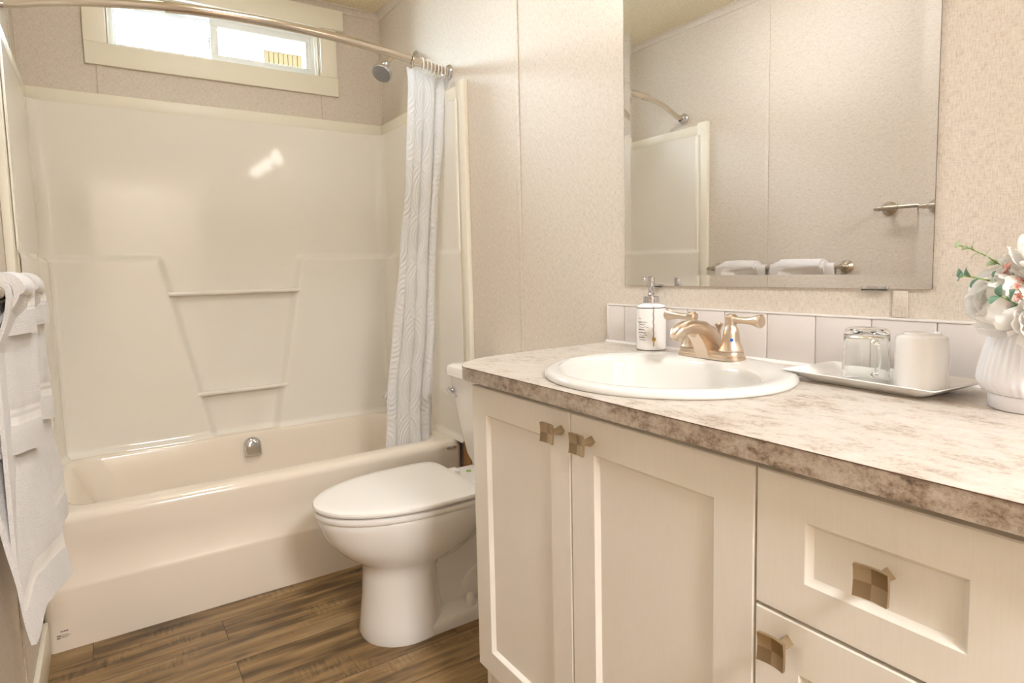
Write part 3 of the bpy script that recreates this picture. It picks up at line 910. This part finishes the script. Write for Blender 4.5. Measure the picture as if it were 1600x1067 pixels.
obj('basin', bm, M_sink, sk, angle=60)
bm = NB(); add_lathe(bm, [(0.022, 0), (0.0225, 0.002), (0.016, 0.0035), (0.001, 0.003)], (SX + cx, SY, ZC - 0.1475)); obj('drain', bm, M_nickel, sk)

# faucet
FX, FY, FZ = -0.118, -2.047, ZC + 0.0125
fa = thing('sink_faucet', 'brushed nickel two-handle faucet on the back of the sink', 'faucet', (FX, FY, FZ))
bm = NB()
def stad(hx, hy, z, r=None): return rrect(FX, FY, hx, hy, hx if r is None else r, z, 10)
add_loft(bm, [stad(0.0285, 0.080, FZ), stad(0.0290, 0.0805, FZ + 0.003), stad(0.0285, 0.080, FZ + 0.007), stad(0.026, 0.0775, FZ + 0.0085), stad(0.0265, 0.078, FZ + 0.0105), stad(0.024, 0.0755, FZ + 0.017), stad(0.018, 0.069, FZ + 0.0195)])
obj('base', bm, M_nickel, fa)
# spout body: wide hood sloping out over the bowl
def spout():
    bm = NB(); rr = []
    # (x, z centre, half width y, half height)
    secs = [(0.016, 0.020, 0.018, 0.012), (0.006, 0.032, 0.018, 0.020), (-0.012, 0.046, 0.0185, 0.024), (-0.034, 0.060, 0.0185, 0.021), (-0.058, 0.068, 0.0180, 0.0165),
            (-0.080, 0.0690, 0.0175, 0.0145), (-0.098, 0.0645, 0.0170, 0.0135), (-0.110, 0.0585, 0.0145, 0.0115), (-0.117, 0.0535, 0.009, 0.006)]
    for i, (x, z, w, h) in enumerate(secs):
        a, b = secs[max(0, i - 1)], secs[min(len(secs) - 1, i + 1)]
        t = Vector((b[0] - a[0], 0, b[1] - a[1])).normalized(); nrm = Vector((-t.z, 0, t.x)) 
        if nrm.z < 0: nrm = -nrm
        c = Vector((FX + x, FY, FZ + z)); ring = []
        for k in range(32):
            an = 2 * PI * k / 32; cc, ss = math.cos(an), math.sin(an)
            e = 2 / 2.6
            ring.append(c + Vector((0, 1, 0)) * (w * math.copysign(abs(cc) ** e, cc)) + nrm * (h * math.copysign(abs(ss) ** e, ss)))
        rr.append(ring)
    add_loft(bm, rr)
    # front web under the spout down to the base
    prof = [(-0.020, 0.004), (-0.0285, 0.004), (-0.0335, 0.020), (-0.046, 0.040), (-0.062, 0.056), (-0.030, 0.052), (0.0, 0.040), (0.012, 0.018), (0.012, 0.004)]
    add_loft(bm, [[Vector((FX + x, FY + y, FZ + z)) for x, z in prof] for y in (-0.0165, 0.0165)])
    add_lathe(bm, [(0.0125, 0), (0.0125, 0.008), (0.011, 0.012), (0.003, 0.012)], (FX - 0.102, FY, FZ + 0.055), (-0.12, 0, -1), 24)
    return bm
obj('spout', spout(), M_nickel, fa, angle=40)
bell = [(0.0245, 0.018), (0.0250, 0.021), (0.0235, 0.0235), (0.0225, 0.027), (0.0195, 0.033), (0.0175, 0.042), (0.0165, 0.052), (0.0155, 0.060), (0.0125, 0.067), (0.0105, 0.071), (0.0105, 0.074), (0.0125, 0.078), (0.0128, 0.086), (0.0125, 0.090), (0.008, 0.0945), (0.001, 0.096)]
for s, dr in ((-1, Vector((-0.10, -1, 0.02))), (1, Vector((0.06, 1, 0.03)))):
    bm = NB(); add_lathe(bm, bell, (FX, FY + s * 0.051, FZ), n=36)
    hdl = obj('handle', bm, M_nickel, fa)
    dr.normalize(); c = Vector((FX, FY + s * 0.051, FZ + 0.083))
    bm = NB(); add_lathe(bm, [(0.0075, 0.006), (0.0075, 0.014), (0.0068, 0.020), (0.0068, 0.038), (0.0085, 0.052), (0.0120, 0.066), (0.0135, 0.070), (0.0138, 0.073), (0.011, 0.0765), (0.001, 0.0775)], c, dr, 28)
    obj('lever', bm, M_nickel, hdl)
    if s < 0:
        bm = NB(); add_lathe(bm, [(0.0035, 0.0), (0.0035, 0.0015), (0.001, 0.002)], (FX - 0.0135, FY - 0.051 - 0.0115, FZ + 0.043), (-0.75, -0.66, 0.1), 14)
        obj('indicator', bm, newmat('blue_dot', (0.02, 0.12, 0.55), 0.3), hdl)['label'] = 'blue cold-water dot'
bm = NB(); add_lathe(bm, [(0.011, 0.012), (0.010, 0.030), (0.0045, 0.040), (0.0038, 0.052), (0.0038, 0.058), (0.0085, 0.067), (0.0095, 0.070), (0.004, 0.073), (0.001, 0.074)], (FX + 0.022, FY - 0.004, FZ), n=24)
obj('lift_knob', bm, M_nickel, fa)

# soap dispenser
SXp, SYp = -0.052, -1.812
so = thing('soap_dispenser', 'white ceramic soap dispenser with chrome pump and beaded charm cord', 'soap dispenser', (SXp, SYp, ZC))
bm = NB(); add_lathe(bm, [(0.0345, 0.0), (0.0360, 0.002), (0.0365, 0.006), (0.0365, 0.103), (0.0360, 0.106)], (SXp, SYp, ZC), n=48)
add_lathe(bm, [(0.0360, 0.1075), (0.0355, 0.1105), (0.030, 0.1145), (0.018, 0.1175), (0.016, 0.119)], (SXp, SYp, ZC), n=48)
bot = obj('bottle', bm, newmat('soap_ceramic', (0.88, 0.85, 0.82), 0.12), so)
bm = NB(); add_lathe(bm, [(0.0362, 0.1058), (0.0366, 0.1062), (0.0366, 0.1076), (0.0355, 0.1078)], (SXp, SYp, ZC), n=48)
obj('line_ring', bm, M_ink, bot)['label'] = 'thin dark painted line'
bm = NB(); add_lathe(bm, [(0.0350, 0.0012), (0.0366, 0.0016), (0.0368, 0.0028), (0.036, 0.0032)], (SXp, SYp, ZC), n=48)
obj('line_ring', bm, M_ink, bot)['label'] = 'thin dark painted line'
bm = NB(); add_lathe(bm, [(0.0190, 0.118), (0.0200, 0.119), (0.0200, 0.1335), (0.0192, 0.1345), (0.0085, 0.1350), (0.0085, 0.140), (0.0070, 0.142), (0.0070, 0.150), (0.0080, 0.153), (0.0088, 0.176), (0.0088, 0.182), (0.004, 0.184)], (SXp, SYp, ZC), n=32)
tdir = Vector((-0.55, 0.83, 0)).normalized(); c0 = Vector((SXp, SYp, ZC + 0.1775))
add_tube(bm, [c0, c0 + tdir * 0.014, c0 + tdir * 0.019 - Vector((0, 0, 0.001)), c0 + tdir * 0.0225 - Vector((0, 0, 0.0035))], [0.0042, 0.0038, 0.0030, 0.0024], 12)
obj('pump', bm, M_chrome, so)['label'] = 'chrome pump top'
vdir = Vector((-1.145, -1.093, 0)).normalized()                     # side facing the room
def on_bottle(ang, z, r=0.0372):
    v = Vector((vdir.x * math.cos(ang) - vdir.y * math.sin(ang), vdir.x * math.sin(ang) + vdir.y * math.cos(ang), 0))
    return Vector((SXp, SYp, ZC + z)) + v * r
bm = NB()
cord = [on_bottle(-0.15, 0.137, 0.019), on_bottle(-0.12, 0.122, 0.024), on_bottle(0.15, 0.110, 0.0375)]
for k in range(26): cord.append(on_bottle(0.15 + 0.02 * math.sin(k), 0.106 - k * 0.0030, 0.0376))
for a_, b_ in zip(cord[:-1], cord[1:]):
    for t in (0.0, 0.5):
        p = a_.lerp(b_, t); add_lathe(bm, [(0.0003, -0.001), (0.0009, -0.0006), (0.0011, 0), (0.0009, 0.0006), (0.0003, 0.001)], p, (0, 0, 1), 6)
obj('bead_cord', bm, newmat('bead_brown', (0.22, 0.12, 0.08), 0.4), so)
pz = on_bottle(0.17, 0.030, 0.0385)
bm = NB(); add_lathe(bm, [(0.0045, -0.0007), (0.0048, 0), (0.0045, 0.0007)], pz, (pz - Vector((SXp, SYp, pz.z))), 20)
add_tube(bm, [on_bottle(0.17, 0.026), on_bottle(0.15, 0.0135)], 0.0011, 8); add_tube(bm, [on_bottle(0.15, 0.0135), on_bottle(0.11, 0.0145)], 0.0009, 6)
obj('charm', bm, newmat('brass_charm', (0.45, 0.29, 0.10), 0.35, 0.8), so)['label'] = 'small round brass charm with key stem'
# printed lettering and flourishes on the bottle
bm = NB()
def ink_line(pts, r=0.00042): add_tube(bm, [on_bottle(a, z, 0.03665) for a, z in pts], r, 5)
rl = random.Random(3)
def scribble(z, a0, a1, amp, n):
    pts = []
    for k in range(n):
        pts.append((lerp(a0, a1, k / (n - 1)), z + amp * (0.9 * math.sin(k * 2.1) + rl.uniform(-.5, .5))))
    ink_line(pts)
scribble(0.072, -1.02, -0.28, 0.0016, 26); scribble(0.066, -0.95, -0.40, 0.0018, 20)
ink_line([(-1.0 + 0.85 * t / 12, 0.0595 + 0.0014 * math.sin(t * .9)) for t in range(13)])
scribble(0.053, -0.98, -0.42, 0.0020, 22); scribble(0.046, -1.0, -0.36, 0.0017, 26)
ink_line([(-0.98 + 0.7 * t / 12, 0.0395 + 0.0016 * math.sin(t * .8)) for t in range(13)])
scribble(0.034, -0.92, -0.45, 0.0018, 20); scribble(0.028, -0.9, -0.4, 0.0012, 16)
ink_line([(-0.85 + 0.12 * math.cos(a), 0.079 + 0.0028 * math.sin(a)) for a in [PI * k / 8 for k in range(9)]])
obj('printed_lettering', bm, M_ink, bot)['label'] = 'small dark script lettering and flourishes'

# ================================================================== MIRROR
MY0, MY1, MZ0, MZ1 = -1.6700, -2.4200, 1.0370, 1.80
mi = thing('wall_mirror', 'large unframed wall mirror above the counter, reflecting both towel bars', 'mirror', (0, -2.045, MZ0))
bm = NB(); bw = 0.026
def mring(x, d): return [Vector((x, MY0 - d, MZ0 + d)), Vector((x, MY1 + d, MZ0 + d)), Vector((x, MY1 + d, MZ1 - d)), Vector((x, MY0 - d, MZ1 - d))]
add_loft(bm, [mring(-0.0030, 0), mring(-0.0051, 0), mring(-0.0072, bw)])
obj('glass', bm, M_mirror_glass, mi, smooth=False)
bm = NB(); add_loft(bm, [mring(-0.0024, 0.0002), mring(-0.0010, 0.0002)]); obj('silvering', bm, M_silver, mi, smooth=False)
for y in (-2.325, -1.78):
    bm = NB(); add_box(bm, -0.0095, -0.0005, y - 0.022, y + 0.022, MZ0 - 0.004, MZ0 - 0.0008, 0.0006); add_box(bm, -0.0095, -0.0077, y - 0.022, y + 0.022, MZ0 - 0.003, MZ0 + 0.004, 0.0006)
    obj('clip', bm, M_glass, mi)

# vanity light above the mirror (out of frame, lights the room and glints in the surround)
vl = thing('vanity_light', 'three-shade wall light above the mirror, just out of frame', 'lamp', (0, -2.05, 1.96))
bm = NB(); add_box(bm, -0.022, -0.0005, -2.40, -1.70, 1.94, 2.01, 0.004); obj('back_plate', bm, M_bar, vl)
for y in (-1.72, -2.05, -2.38):
    bm = NB(); add_tube(bm, catmull([(-0.02, y, 1.975), (-0.07, y, 1.99), (-0.11, y, 1.975), (-0.115, y, 1.95)], 6), 0.008, 12); obj('arm', bm, M_bar, vl)
    bm = NB(); add_lathe(bm, [(0.022, 0.0), (0.032, -0.02), (0.041, -0.05), (0.047, -0.085), (0.044, -0.085), (0.02, -0.072), (0.001, -0.068)], (-0.115, y, 1.95), n=32)
    obj('lamp_shade', bm, M_shade, vl)
# added ceiling dome, out of view, as fill light for the room
cl = thing('ceiling_fill_light', 'added round glass fill light above the middle of the room, out of frame', 'lamp', (-0.78, -1.35, H))
bm = NB(); add_lathe(bm, [(0.16, 0), (0.16, -0.02), (0.15, -0.024)], (-0.78, -1.35, H - 0.0005)); obj('canopy', bm, M_bar, cl)
M_dome = newmat('fill_dome_glass', (0.95, 0.92, 0.88), 0.4)
M_dome.node_tree.nodes['Principled BSDF'].inputs['Emission Color'].default_value = (0.96, 0.975, 1.0, 1)
M_dome.node_tree.nodes['Principled BSDF'].inputs['Emission Strength'].default_value = 31.0
bm = NB(); add_lathe(bm, [(0.148, -0.022), (0.14, -0.05), (0.11, -0.08), (0.06, -0.10), (0.001, -0.107)], (-0.78, -1.35, H - 0.0005)); obj('lamp_shade', bm, M_dome, cl)

# ================================================================== COUNTER OBJECTS
ang = math.radians(5.3); TC = Vector((-0.118, -2.388, 0)); rot = Matrix.Rotation(-ang, 4, 'Z')
tz = ZC
bm = NB(); rr = []
def trayring(hx, hy, r, z): return [TC + (rot @ (p - Vector((0, 0, 0)))) for p in rrect(0, 0, hx, hy, r, z, 5)]
rr = [trayring(0.045, 0.092, 0.010, tz), trayring(0.048, 0.096, 0.012, tz + 0.002), trayring(0.060, 0.112, 0.010, tz + 0.009), trayring(0.0745, 0.1295, 0.004, tz + 0.0185), trayring(0.0740, 0.1290, 0.004, tz + 0.0200),
      trayring(0.0715, 0.126, 0.004, tz + 0.0190), trayring(0.058, 0.110, 0.008, tz + 0.0115), trayring(0.049, 0.099, 0.010, tz + 0.0075), trayring(0.044, 0.094, 0.010, tz + 0.0070)]
add_loft(bm, rr)
tr = rebase(obj('serving_tray', bm, newmat('tray_ceramic', (0.88, 0.86, 0.83), 0.15)), (TC.x, TC.y, tz))
tag(tr, 'white rectangular ceramic tray with upturned edges under the two cups', 'tray')
gx, gy, gz = -0.113, -2.367, tz + 0.0072
gm = thing('glass_mug', 'clear glass mug turned upside down on the white tray', 'mug', (gx, gy, gz))
bm = NB(); add_lathe(bm, [(0.0345, 0.0), (0.0365, 0.0005), (0.0365, 0.01), (0.0350, 0.060), (0.0348, 0.080), (0.0335, 0.086), (0.029, 0.089), (0.020, 0.0885), (0.001, 0.0865)], (gx, gy, gz), n=48, cap0=False)
inner = [(0.0345, 0.0), (0.0335, 0.01), (0.0320, 0.060), (0.0315, 0.072), (0.028, 0.077), (0.001, 0.078)]
add_lathe(bm, inner, (gx, gy, gz), n=48, cap0=False)
bmesh.ops.remove_doubles(bm, verts=bm.verts, dist=0.00005)
obj('cup', bm, M_glass, gm, angle=60)
hdir = Vector((-0.72, -0.69, 0)).normalized(); up = Vector((0, 0, 1)); g0 = Vector((gx, gy, gz))
bm = NB(); add_tube(bm, catmull([g0 + hdir * 0.0355 + up * 0.070, g0 + hdir * 0.050 + up * 0.068, g0 + hdir * 0.058 + up * 0.048, g0 + hdir * 0.052 + up * 0.022, g0 + hdir * 0.0365 + up * 0.014], 6), 0.0042, 12)
obj('handle', bm, M_glass, gm)
wx, wy = -0.113, -2.453
wm = thing('ceramic_mug', 'white ceramic mug turned upside down beside the clear glass mug', 'mug', (wx, wy, gz))
bm = NB(); add_lathe(bm, [(0.0355, 0.0), (0.0370, 0.001), (0.0372, 0.02), (0.0372, 0.076), (0.0355, 0.081), (0.029, 0.0845), (0.026, 0.0850), (0.0255, 0.0880), (0.0245, 0.0882), (0.0235, 0.0855), (0.001, 0.0850)], (wx, wy, gz), n=48, cap0=False)
add_lathe(bm, [(0.0355, 0.0), (0.0340, 0.004), (0.0338, 0.074), (0.030, 0.079), (0.001, 0.079)], (wx, wy, gz), n=48, cap0=False)
bmesh.ops.remove_doubles(bm, verts=bm.verts, dist=0.00005)
obj('cup', bm, newmat('mug_ceramic', (0.88, 0.86, 0.84), 0.12), wm)
hd2 = Vector((0.72, 0.69, 0)).normalized(); g0 = Vector((wx, wy, gz))
bm = NB(); add_tube(bm, catmull([g0 + hd2 * 0.036 + up * 0.066, g0 + hd2 * 0.054 + up * 0.062, g0 + hd2 * 0.060 + up * 0.044, g0 + hd2 * 0.053 + up * 0.024, g0 + hd2 * 0.036 + up * 0.016], 6), 0.0045, 12)
obj('handle', bm, newmat('mug_ceramic_handle', (0.88, 0.86, 0.84), 0.12), wm)

# vase and flowers
vx, vy = -0.132, -2.602
bm = NB()
add_lathe(bm, [(0.046, 0.0), (0.050, 0.002), (0.051, 0.018), (0.052, 0.022)], (vx, vy, ZC), n=60, cap1=False)
add_lathe(bm, [(0.052, 0.022), (0.060, 0.028), (0.0655, 0.040), (0.064, 0.055), (0.0575, 0.085), (0.050, 0.108), (0.0465, 0.118), (0.0445, 0.120), (0.043, 0.118), (0.046, 0.10), (0.056, 0.06), (0.05, 0.03), (0.001, 0.028)], (vx, vy, ZC), n=288, cap0=False, ribs=42, ribamp=0.0016)
va = rebase(obj('ribbed_vase', bm, newmat('vase_ceramic', (0.84, 0.83, 0.86), 0.35), angle=60), (vx, vy, ZC))
tag(va, 'white vertically ribbed ceramic vase holding the flower bunch', 'vase')

M_petal = newmat('petal_white', (0.95, 0.945, 0.93), 0.6, **{'Subsurface Weight': 0.0})
_b = M_petal.node_tree.nodes['Principled BSDF']; _t = N(M_petal, 'ShaderNodeBsdfTranslucent'); _t.inputs[0].default_value = (0.95, 0.92, 0.88, 1)
_m = N(M_petal, 'ShaderNodeMixShader'); _m.inputs[0].default_value = 0.5
L(M_petal, _b.outputs[0], _m.inputs[1]); L(M_petal, _t.outputs[0], _m.inputs[2]); L(M_petal, _m.outputs[0], M_petal.node_tree.nodes['Material Output'].inputs[0])
M_stem = newmat('stem_green', (0.22, 0.30, 0.08), 0.5)
M_leaf = newmat('eucalyptus_green', (0.16, 0.30, 0.20), 0.5)
M_leaf2 = newmat('pale_leaf_green', (0.42, 0.52, 0.30), 0.5)
M_pink = newmat('blossom_pink', (0.80, 0.42, 0.36), 0.6)
def petal(bm, c, axis, az, tilt, length, width, cup, rr):
    x, y, d = frame_from(axis)
    out = x * math.cos(az) + y * math.sin(az); side = d.cross(out)
    n, m = 9, 7; g = []
    for j in range(n + 1):
        t = j / n; row = []
        w = width * (math.sin(PI * min(1, t * 0.86 + 0.09)) ** 0.75)
        th = tilt * (0.35 + 0.65 * t)
        p = c + d * (length * (math.sin(PI / 2 - th) * t)) + out * (length * math.cos(PI / 2 - th) * t)
        for i in range(m + 1):
            s = 2 * i / m - 1
            ruf = 0.025 * length * t * math.sin(s * 5 + rr) + (0.03 * length * math.sin(s * 11 + rr * 2) * (t > .8) * (t - .8) * 3)
            row.append(bm.verts.new(p + side * (w * s) + (d * math.cos(th) * 0 + d) * (cup * w * s * s) * 0.8 - out * (cup * w * s * s * 0.5) + d * ruf))
        g.append(row)
    for j in range(n):
        for i in range(m): bm.faces.new((g[j][i], g[j][i + 1], g[j + 1][i + 1], g[j + 1][i]))
def peony(c, axis, R, label, seed, mouth):
    rr = random.Random(seed); root = thing('peony', label, 'flower', mouth, 'white peonies in the ribbed vase')
    c = Vector(c); bm = NB()
    X_, Y_, D_ = frame_from(axis)
    for layer, (cnt, r0, th1, flare, hw) in enumerate(((3, 0.42, 0.30, 0.02, 0.95), (4, 0.56, 0.50, 0.06, 0.85), (5, 0.70, 0.78, 0.10, 0.72), (6, 0.84, 1.10, 0.14, 0.62), (6, 0.96, 1.45, 0.20, 0.60))):
        for k in range(cnt):
            az0 = 2 * PI * k / cnt + layer * 0.8 + rr.uniform(-.2, .2); rad = R * r0 * rr.uniform(.94, 1.05); tt = th1 + rr.uniform(-.08, .08); ph = rr.uniform(0, 6); g = []
            for j in range(11):
                t = j / 10; th = lerp(2.55, tt, t); row = []
                for i in range(11):
                    q = 2 * i / 10 - 1
                    w = hw * (0.35 + 0.65 * math.sin(PI * min(1.0, 0.25 + t * 0.62)))
                    thq = th + (0.22 * q * q + 0.04 * math.sin(q * 9 + ph)) * t * t
                    rq = rad * (1 + flare * t * t + 0.035 * math.sin(q * 6 + ph) * t * t + 0.04 * q * q)
                    az = az0 + w * q / max(0.45, math.sin(th))
                    row.append(bm.verts.new(c + (X_ * math.cos(az) + Y_ * math.sin(az)) * (rq * math.sin(thq)) + D_ * (rq * math.cos(thq))))
                g.append(row)
            for j in range(10):
                for i in range(10): bm.faces.new((g[j][i], g[j][i + 1], g[j + 1][i + 1], g[j + 1][i]))
    obj('petals', bm, M_petal, root, angle=180, recalc=False)
    bm = NB(); mo = Vector(mouth); add_tube(bm, catmull([c, c - Vector(axis).normalized() * 0.02, mo + Vector((0, 0, 0.01)), mo + Vector((0, 0, -0.05))], 5), 0.0022, 8)
    add_lathe(bm, [(0.002, -0.012), (0.008, -0.004), (0.009, 0.001)], c, axis, 12)
    obj('stem', bm, M_stem, root)
mouth = (vx, vy, ZC + 0.110)
peony((-0.190, -2.574, 1.030), (-0.75, 0.55, 0.10), 0.044, 'large white peony drooping over the left rim of the vase', 1, (vx - .012, vy + .01, ZC + .11))
peony((-0.150, -2.575, 1.062), (-0.35, 0.75, 0.50), 0.040, 'white peony just above the drooping one, half behind the pink blossom', 2, (vx - .002, vy + .014, ZC + .11))
peony((-0.185, -2.628, 1.098), (-0.45, -0.2, 0.9), 0.036, 'topmost white peony, cut by the right edge of the photo', 4, (vx - .014, vy - .01, ZC + .11))
peony((-0.215, -2.640, 1.005), (-0.75, -0.2, 0.10), 0.034, 'low white peony at the front of the vase, by the right edge of the photo', 5, (vx - .02, vy - .004, ZC + .11))
def blossom(c, axis, label, mouth, n=9, seed=0, spread=0.020):
    rr = random.Random(seed); root = thing('blossom_sprig', label, 'flower', mouth, 'pink blossom sprigs in the vase')
    c = Vector(c); bm = NB(); bs_ = NB()
    add_tube(bs_, catmull([c, c.lerp(Vector(mouth), .5) + Vector((0, 0, .01)), Vector(mouth), Vector(mouth) + Vector((0, 0, -.04))], 5), 0.0013, 6)
    for k in range(n):
        q = c + Vector((rr.uniform(-1, 1), rr.uniform(-1, 1), rr.uniform(-.8, 1))) * spread
        ax = (q - c + Vector(axis) * 0.02).normalized()
        for a in range(5): petal(bm, q, ax, 2 * PI * a / 5 + rr.uniform(0, 1), 1.0, 0.0075, 0.0034, 0.4, a)
        add_tube(bs_, [q, c - Vector((0, 0, .012))], 0.0006, 5)
    obj('blossoms', bm, M_pink, root, angle=180, recalc=False); obj('stem', bs_, M_stem, root)
blossom((-0.190, -2.600, 1.060), (-0.7, 0.3, 0.6), 'pink blossom sprig in front of the upper peony', (vx - .01, vy + .005, ZC + .11), 11, 3)
blossom((-0.200, -2.612, 1.040), (-0.8, 0.0, 0.4), 'lower pink blossom sprig at the right edge of the photo', (vx - .02, vy, ZC + .11), 9, 8)
def leaf_sprig(pts, label, mat, leaves, size):
    root = thing('eucalyptus_sprig', label, 'greenery', pts[0], 'green sprigs in the vase')
    cv_ = catmull(pts, 8); bm = NB(); add_tube(bm, cv_, 0.0010, 6); obj('stem', bm, M_stem, root)
    bm = NB(); n = len(cv_)
    for k in range(leaves):
        i = int(lerp(n * 0.35, n - 2, k / max(1, leaves - 1))); p = cv_[i]; t = (cv_[i + 1] - cv_[i - 1]).normalized()
        sd = t.cross(Vector((0.5, -0.8, 0.1))).normalized() * (1 if k % 2 else -1)
        for s2 in (1, -1) if k == leaves - 1 else (1,):
            petal(bm, p, t, (0 if k % 2 else PI) + k * 0.5 + (PI if s2 < 0 else 0), 1.1, size * (1 - 0.4 * k / leaves), size * 0.42 * (1 - 0.3 * k / leaves), 0.15, 0)
    obj('leaves', bm, mat, root, angle=180, recalc=False)
leaf_sprig([(vx - .01, vy + .01, ZC + .09), (-0.165, -2.585, 1.035), (-0.195, -2.585, 1.052), (-0.215, -2.560, 1.062), (-0.225, -2.545, 1.066)], 'dark green leafy sprig crossing in front of the peonies', M_leaf, 6, 0.020)
leaf_sprig([(vx, vy + .01, ZC + .09), (-0.150, -2.575, 1.060), (-0.165, -2.560, 1.085), (-0.175, -2.540, 1.100), (-0.180, -2.523, 1.108)], 'pale green sprig reaching up to the left above the peonies', M_leaf2, 7, 0.015)
leaf_sprig([(vx - .015, vy - .005, ZC + .09), (-0.185, -2.605, 1.015), (-0.215, -2.600, 1.030), (-0.232, -2.590, 1.040)], 'short blue-green sprig low over the vase rim', M_leaf, 4, 0.022)

# ================================================================== TOWEL BARS AND TOWELS (left wall)
def towel_bar(y0, y1, z, label, off=0.053):
    """y0 > y1; posts stand on the left wall"""
    root = thing('towel_bar', label, 'towel bar', (-W, (y0 + y1) / 2, z))
    bx = -W + off
    bm = NB(); add_tube(bm, [(bx, y0 - 0.004, z), (bx, y1 + 0.004, z)], 0.0078, 16)
    add_tube(bm, [(bx, y0 + 0.020, z), (bx, y0 - 0.055, z)], 0.0098, 16); add_tube(bm, [(bx, y1 + 0.12, z), (bx, y1 - 0.020, z)], 0.0098, 16)
    obj('bar', bm, M_bar, root)
    for y, s in ((y0, 1), (y1, -1)):
        bm = NB(); add_lathe(bm, [(0.027, 0.0), (0.028, 0.003), (0.026, 0.007), (0.021, 0.010), (0.019, 0.014), (0.011, 0.020), (0.0095, 0.032), (0.0100, 0.042), (0.0120, 0.051), (0.010, 0.060), (0.001, 0.063)], (-W + .0005, y, z), (1, 0, 0), 32)
        obj('post', bm, M_bar, root)
        bm = NB(); add_lathe(bm, [(0.0095, 0.014), (0.008, 0.020), (0.0055, 0.022), (0.0078, 0.027), (0.0078, 0.031), (0.004, 0.035), (0.0005, 0.036)], (bx, y, z), (0, s, 0), 20)
        obj('finial', bm, M_bar, root)
    return bx
towel_bar(-0.897, -1.533, 1.068, 'lower nickel towel bar carrying the two towel sets')
towel_bar(-1.695, -2.305, 1.290, 'upper nickel towel bar, seen in the mirror beside its shadow')

def towel(name, label, cat, y0, y1, zb, rad, xfar, xnear, thick, zbar, bx, seed, group, back=0.14, tail=0.0, skew=0.0, band=True, flare=0.0):
    """draped towel: y0 = edge towards the tub, y1 = edge towards the camera"""
    rr = random.Random(seed); bm = NB(); nu, nv = 36, 64; sheet = []
    for lay in (0, 1):
        g = []
        for j in range(nv + 1):
            s = j / nv; row = []
            for i in range(nu + 1):
                u = i / nu; y = lerp(y0, y1, u)
                r = rad + (thick if lay == 0 else 0.0)
                xf = lerp(xfar, xnear, u ** 1.3) - (0 if lay == 0 else thick)
                zbot = zb + skew * (1 - u) - tail * sstep(0.72, 1.0, u)
                zq = zb + (zbar - zb) * min(1, s / 0.62)
                nz = 0.007 * noise.noise(Vector((y * 9, zq * 5, 0.1))) + 0.003 * noise.noise(Vector((y * 26, zq * 14, 0)))
                if s < 0.62:
                    t = s / 0.62; z = lerp(zbot, zbar, t)
                    xf += flare * max(0, 1 - t / 0.48)
                    x = lerp(xf, bx + r, sstep(0.70, 1.0, t)) + nz
                    if t < 0.25 and band: pass
                elif s < 0.80:
                    a = (s - 0.62) / 0.18 * PI; x = bx + r * math.cos(a) + nz * .5; z = zbar + r * math.sin(a) * 1.05 + nz * .4
                else:
                    t = (s - 0.80) / 0.20; z = zbar - back * t; x = bx - min(r, 0.052)
                x = max(x, -W + 0.004 + (0.003 if lay == 0 else 0))
                yy = y + 0.004 * noise.noise(Vector((s * 6, seed, u)))
                row.append(bm.verts.new((x, yy, z)))
            g.append(row)
        sheet.append(g)
    A, B = sheet
    def q(a, b, c, d, mi=0):
        f = bm.faces.new((a, b, c, d)); f.material_index = mi
    for j in range(nv):
        t = (j / nv) / 0.62
        hgt = (zbar - zb) * t
        mi = 1 if band and (0.052 < hgt < 0.066 or 0.074 < hgt < 0.080) and t < 1 else 0
        for i in range(nu):
            q(A[j][i], A[j][i + 1], A[j + 1][i + 1], A[j + 1][i], mi); q(B[j][i], B[j + 1][i], B[j + 1][i + 1], B[j][i + 1])
        q(A[j][0], A[j + 1][0], B[j + 1][0], B[j][0]); q(A[j][nu], B[j][nu], B[j + 1][nu], A[j + 1][nu])
    for i in range(nu):
        q(A[0][i], B[0][i], B[0][i + 1], A[0][i + 1]); q(A[nv][i], A[nv][i + 1], B[nv][i + 1], B[nv][i])
    # press the woven band and the hem in a little
    for j in range(nv + 1):
        t = (j / nv) / 0.62; hgt = (zbar - zb) * t
        if band and 0.048 < hgt < 0.085 and t < 1:
            for v in A[j]: v.co.x -= 0.0022
    o = obj(name, bm, [M_terry, M_band], angle=70)
    rebase(o, (bx, (y0 + y1) / 2, zb)); tag(o, label, cat, group)
    return o
BX = -W + 0.053; G = 'white towels on the lower bar'
for k, (ya, yb_) in enumerate(((-0.925, -1.195), (-1.222, -1.512))):
    w = ('farther', 'nearer')[k]
    fx = ((-1.330, -1.317, -1.309, 0.026), (-1.334, -1.322, -1.314, 0.042))[k]
    towel('bath_towel', 'white bath towel hanging lowest in the %s set on the lower bar' % w, 'towel', ya, yb_, 0.47, 0.0085, fx[0], -1.380, 0.007, 1.068, BX, 11 + k, G, back=0.50, tail=0.05, skew=-0.045 * k, flare=fx[3])
    towel('hand_towel', 'white hand towel in the middle layer of the %s set' % w, 'towel', ya - 0.025, yb_ + 0.035, 0.765, 0.0160, fx[1], -1.366, 0.009, 1.068, BX, 21 + k, G, back=0.30, skew=-0.03)
    towel('washcloth', 'white washcloth on top of the %s towel set' % w, 'towel', ya - 0.050, yb_ + 0.050, 0.985, 0.0250, fx[2], -1.353, 0.009, 1.068, BX, 31 + k, G, back=0.10, skew=-0.005)
towel('hand_towel', 'white towel on the upper bar, only its lower edge at the left border', 'towel', -2.03, -2.26, 0.75, 0.0085, -1.312, -1.345, 0.010, 1.290, BX, 41, None, back=0.4, band=False)
